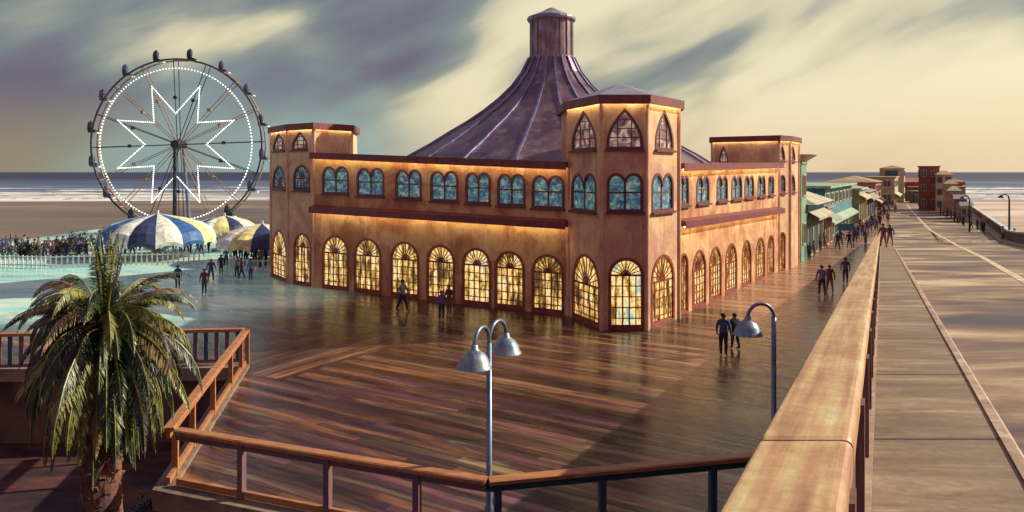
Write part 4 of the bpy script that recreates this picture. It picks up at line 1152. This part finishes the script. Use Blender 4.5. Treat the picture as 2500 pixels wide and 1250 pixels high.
# ------------------------------------------------------------------ palm
def leafmat(n_, c1, c2):
    m, t, b = newmat(n_); q = t.noise(pos(t), 3.5, 3, .6)
    t.link(t.mix(t.range(q,.35,.65), c1, c2), b.inputs['Base Color']); b.inputs['Roughness'].default_value = .42
    b.inputs['Transmission Weight'].default_value = 0; return m
LF = [leafmat('frond_green', (.014,.030,.016), (.040,.070,.026)), leafmat('frond_olive', (.13,.14,.035), (.32,.29,.08)), leafmat('frond_dry', (.26,.16,.07), (.42,.29,.14)), leafmat('frond_violet', (.035,.02,.045), (.09,.05,.08))]
PZ = 17.5; pc = at(258,812,PZ)
palm = thing('palm_tree', 'bushy date palm with drooping fronds in front of the boardwalk corner', 'tree', (pc.x-.1,pc.y,-3.0))
tb = MB(); rp_ = random.Random(3)
nr = 46; hgt = pc.z+3.0+.15
rows = []
for i in range(nr):
    q = i/(nr-1); z = q*hgt; rr = .40+.06*math.sin(q*5)+(.12 if q > .86 else 0)*((q-.86)/.14)
    rows.append([Vector(((rr+rp_.uniform(-.03,.03))*math.cos(2*math.pi*j/22), (rr+rp_.uniform(-.03,.03))*math.sin(2*math.pi*j/22), z)) for j in range(22)])
tb.mesh([p for r_ in rows for p in r_], [(i*22+j,i*22+(j+1)%22,(i+1)*22+(j+1)%22,(i+1)*22+j) for i in range(nr-1) for j in range(22)])
for k in range(230):                               # old leaf bases
    a = k*2.39996; z = .15+(hgt-.5)*k/230; rr = .40; e = Vector((math.cos(a),math.sin(a),0)); sd_ = Vector((-e.y,e.x,0)); w_ = rp_.uniform(.07,.11); h_ = rp_.uniform(.10,.17); o_ = rp_.uniform(.05,.11)
    b_ = e*rr+Vector((0,0,z)); tp = e*(rr+o_)+Vector((0,0,z+h_))
    tb.mesh([b_-sd_*w_, b_+sd_*w_, b_-sd_*w_*.5+Vector((0,0,h_*1.2)), b_+sd_*w_*.5+Vector((0,0,h_*1.2)), tp-sd_*w_*.6, tp+sd_*w_*.6], [(0,1,5,4),(4,5,3,2),(0,4,2),(1,3,5)])
tb.build('trunk', stucco('palm_bark', (.20,.085,.055), (.09,.04,.045), (.32,.15,.08), 1.6, .9, .5, 14), palm)
cr = MB(); O = Vector((.1,0,hgt-.05))
def frond(az, el, Lf, droop, lw, mi, r0=.12):
    e = Vector((math.cos(az),math.sin(az),0)); side = Vector((-e.y,e.x,0)); KX = .80
    n = 26; p = O + e*r0 + Vector((0,0,rp_.uniform(-.25,.2))); ang = el; pts = [p.copy()]; dirs = []
    for i in range(n):
        d = e*math.cos(ang)*KX+Vector((0,0,1))*math.sin(ang); dirs.append(d.normalized()); p = p + d*(Lf/n); pts.append(p.copy())
        ang = max(ang - droop/n*(.35+1.3*i/n), R(-86))
    tw = rp_.uniform(-.35,.35)
    cr.tube(pts[::3]+[pts[-1]], [.035*(1-.8*i/(len(pts[::3]))) for i in range(len(pts[::3])+1)], 4, mi if mi != 0 else 1, cap=False)
    for i in range(2, n):
        q = i/n; d = dirs[i-1]; upv = side.cross(d).normalized()
        if upv.z < 0 and ang > -1: upv = -upv
        ll = lw*(math.sin(math.pi*min(1,q*.92+.08))**.6)*(1-.25*q)
        for k in range(3):
            c0 = pts[i-1].lerp(pts[i], k/3)
            for sg in (-1,1):
                spread = .62+rp_.uniform(-.12,.12)
                v_ = (side*sg*math.sin(spread+tw*0) + d*math.cos(spread)*.9 + upv*(.12+.25*rp_.random()) + Vector((rp_.uniform(-.12,.12),rp_.uniform(-.12,.12),-.22-.4*q))).normalized()
                tip = c0 + v_*ll*rp_.uniform(.85,1.1) + Vector((0,0,-.10*ll)); mid = c0.lerp(tip,.5)+upv*.02
                wd = d.cross(v_).normalized().cross(v_).normalized()*(.0165)
                mm = mi if rp_.random() > .18 else rp_.choice((0,1,3))
                cr.face([c0-wd*.6, mid-wd, tip, mid+wd], mm)
def wch():
    x = rp_.random(); return 0 if x < .52 else 1 if x < .76 else 2 if x < .84 else 3
N1 = 150
for i in range(N1):
    q = (i+.5)/N1; az = i*2.39996+rp_.uniform(-.15,.15)
    el = R(80)-R(140)*q**.85+rp_.uniform(-.1,.1)
    if i < 7: frond(az, R(83)+rp_.uniform(-.08,.06), rp_.uniform(1.9,2.6), R(12), .20, wch(), .05)
    elif q < .50: frond(az, el, rp_.uniform(2.3,3.0), R(rp_.uniform(95,150)), .40, wch())
    else: frond(az, el, rp_.uniform(2.6,3.6), R(rp_.uniform(70,110)), .52, wch())
cr.build('crown', LF, palm, fix=False)

# low shrubs at the foot of the palm
def shrub(name, label, c, rx, rz_, mats, n_, sz=.10, fl=None, group=None, seed=1):
    rs = random.Random(seed); r = thing(name, label, 'plant', (c[0],c[1],c[2]), 0, group)
    mb = MB()
    for _ in range(5):
        a = rs.uniform(0,6.28); mb.tube([(0,0,0),(rx*.25*math.cos(a),rx*.25*math.sin(a),rz_*.5),(rx*.4*math.cos(a),rx*.4*math.sin(a),rz_*.8)], [.05,.035,.015], 5)
    mb.build('stem', M['post'], r)
    mb = MB()
    clumps = [(Vector((rs.gauss(0,.45)*rx, rs.gauss(0,.45)*rx, rz_*(.3+rs.uniform(0,.75)))), rs.uniform(.25,.5)*rx) for _ in range(16)]
    for _ in range(n_):
        cc, rr = rs.choice(clumps); v_ = Vector((rs.gauss(0,1),rs.gauss(0,1),rs.gauss(0,1))).normalized()*rr*rs.uniform(.5,1)
        p = cc+v_; p.z = max(.05,p.z); d = Vector((rs.gauss(0,1),rs.gauss(0,1),rs.gauss(0,1))).normalized(); x = d.cross(Vector((.3,.2,1))).normalized()
        s1 = sz*rs.uniform(.6,1.4); mb.face([p-x*s1*.35, p+d*s1*.6-x*s1*.1, p+d*s1*1.4, p+x*s1*.35+d*s1*.5], rs.randrange(len(mats)))
    mb.build('foliage', mats, r, fix=False)
    return r
FM = [leafmat('shrub_dark', (.012,.022,.018), (.03,.06,.05)), leafmat('shrub_blue', (.02,.035,.06), (.05,.09,.12)), leafmat('shrub_olive', (.05,.05,.015), (.12,.10,.03))]
shrub('shrub', 'dark blue-green shrub right behind the palm trunk', (pc.x+.5,PZ+2.6,-3), 1.4, 1.5, [FM[0],FM[1],FM[0]], 3200, .14, seed=2)
shrub('shrub', 'dark shrub growing against the wall where the railing bends', (pc.x+1.5,PZ-.4,-3), 1.1, .9, [FM[0],FM[1]], 2200, .13, seed=3)
# bushes in the crowd area
for i,(px,py,rx,l_) in enumerate([(60,628,1.4,'low dark bush in the crowd at the edge of the plaza'),(205,612,2.2,'tall round bush behind the crowd beside the big parasol'),(160,624,1.6,'low bush between the tall round bush and the plaza edge'),(665,622,1.5,'bush behind the parasol beside the carousel tower')]):
    p = gp(px,py); shrub('bush', l_, (p.x,p.y,0), rx, .9 if i != 1 else 1.3, [FM[0],FM[1],FM[2]], 1500, .24, seed=20+i)
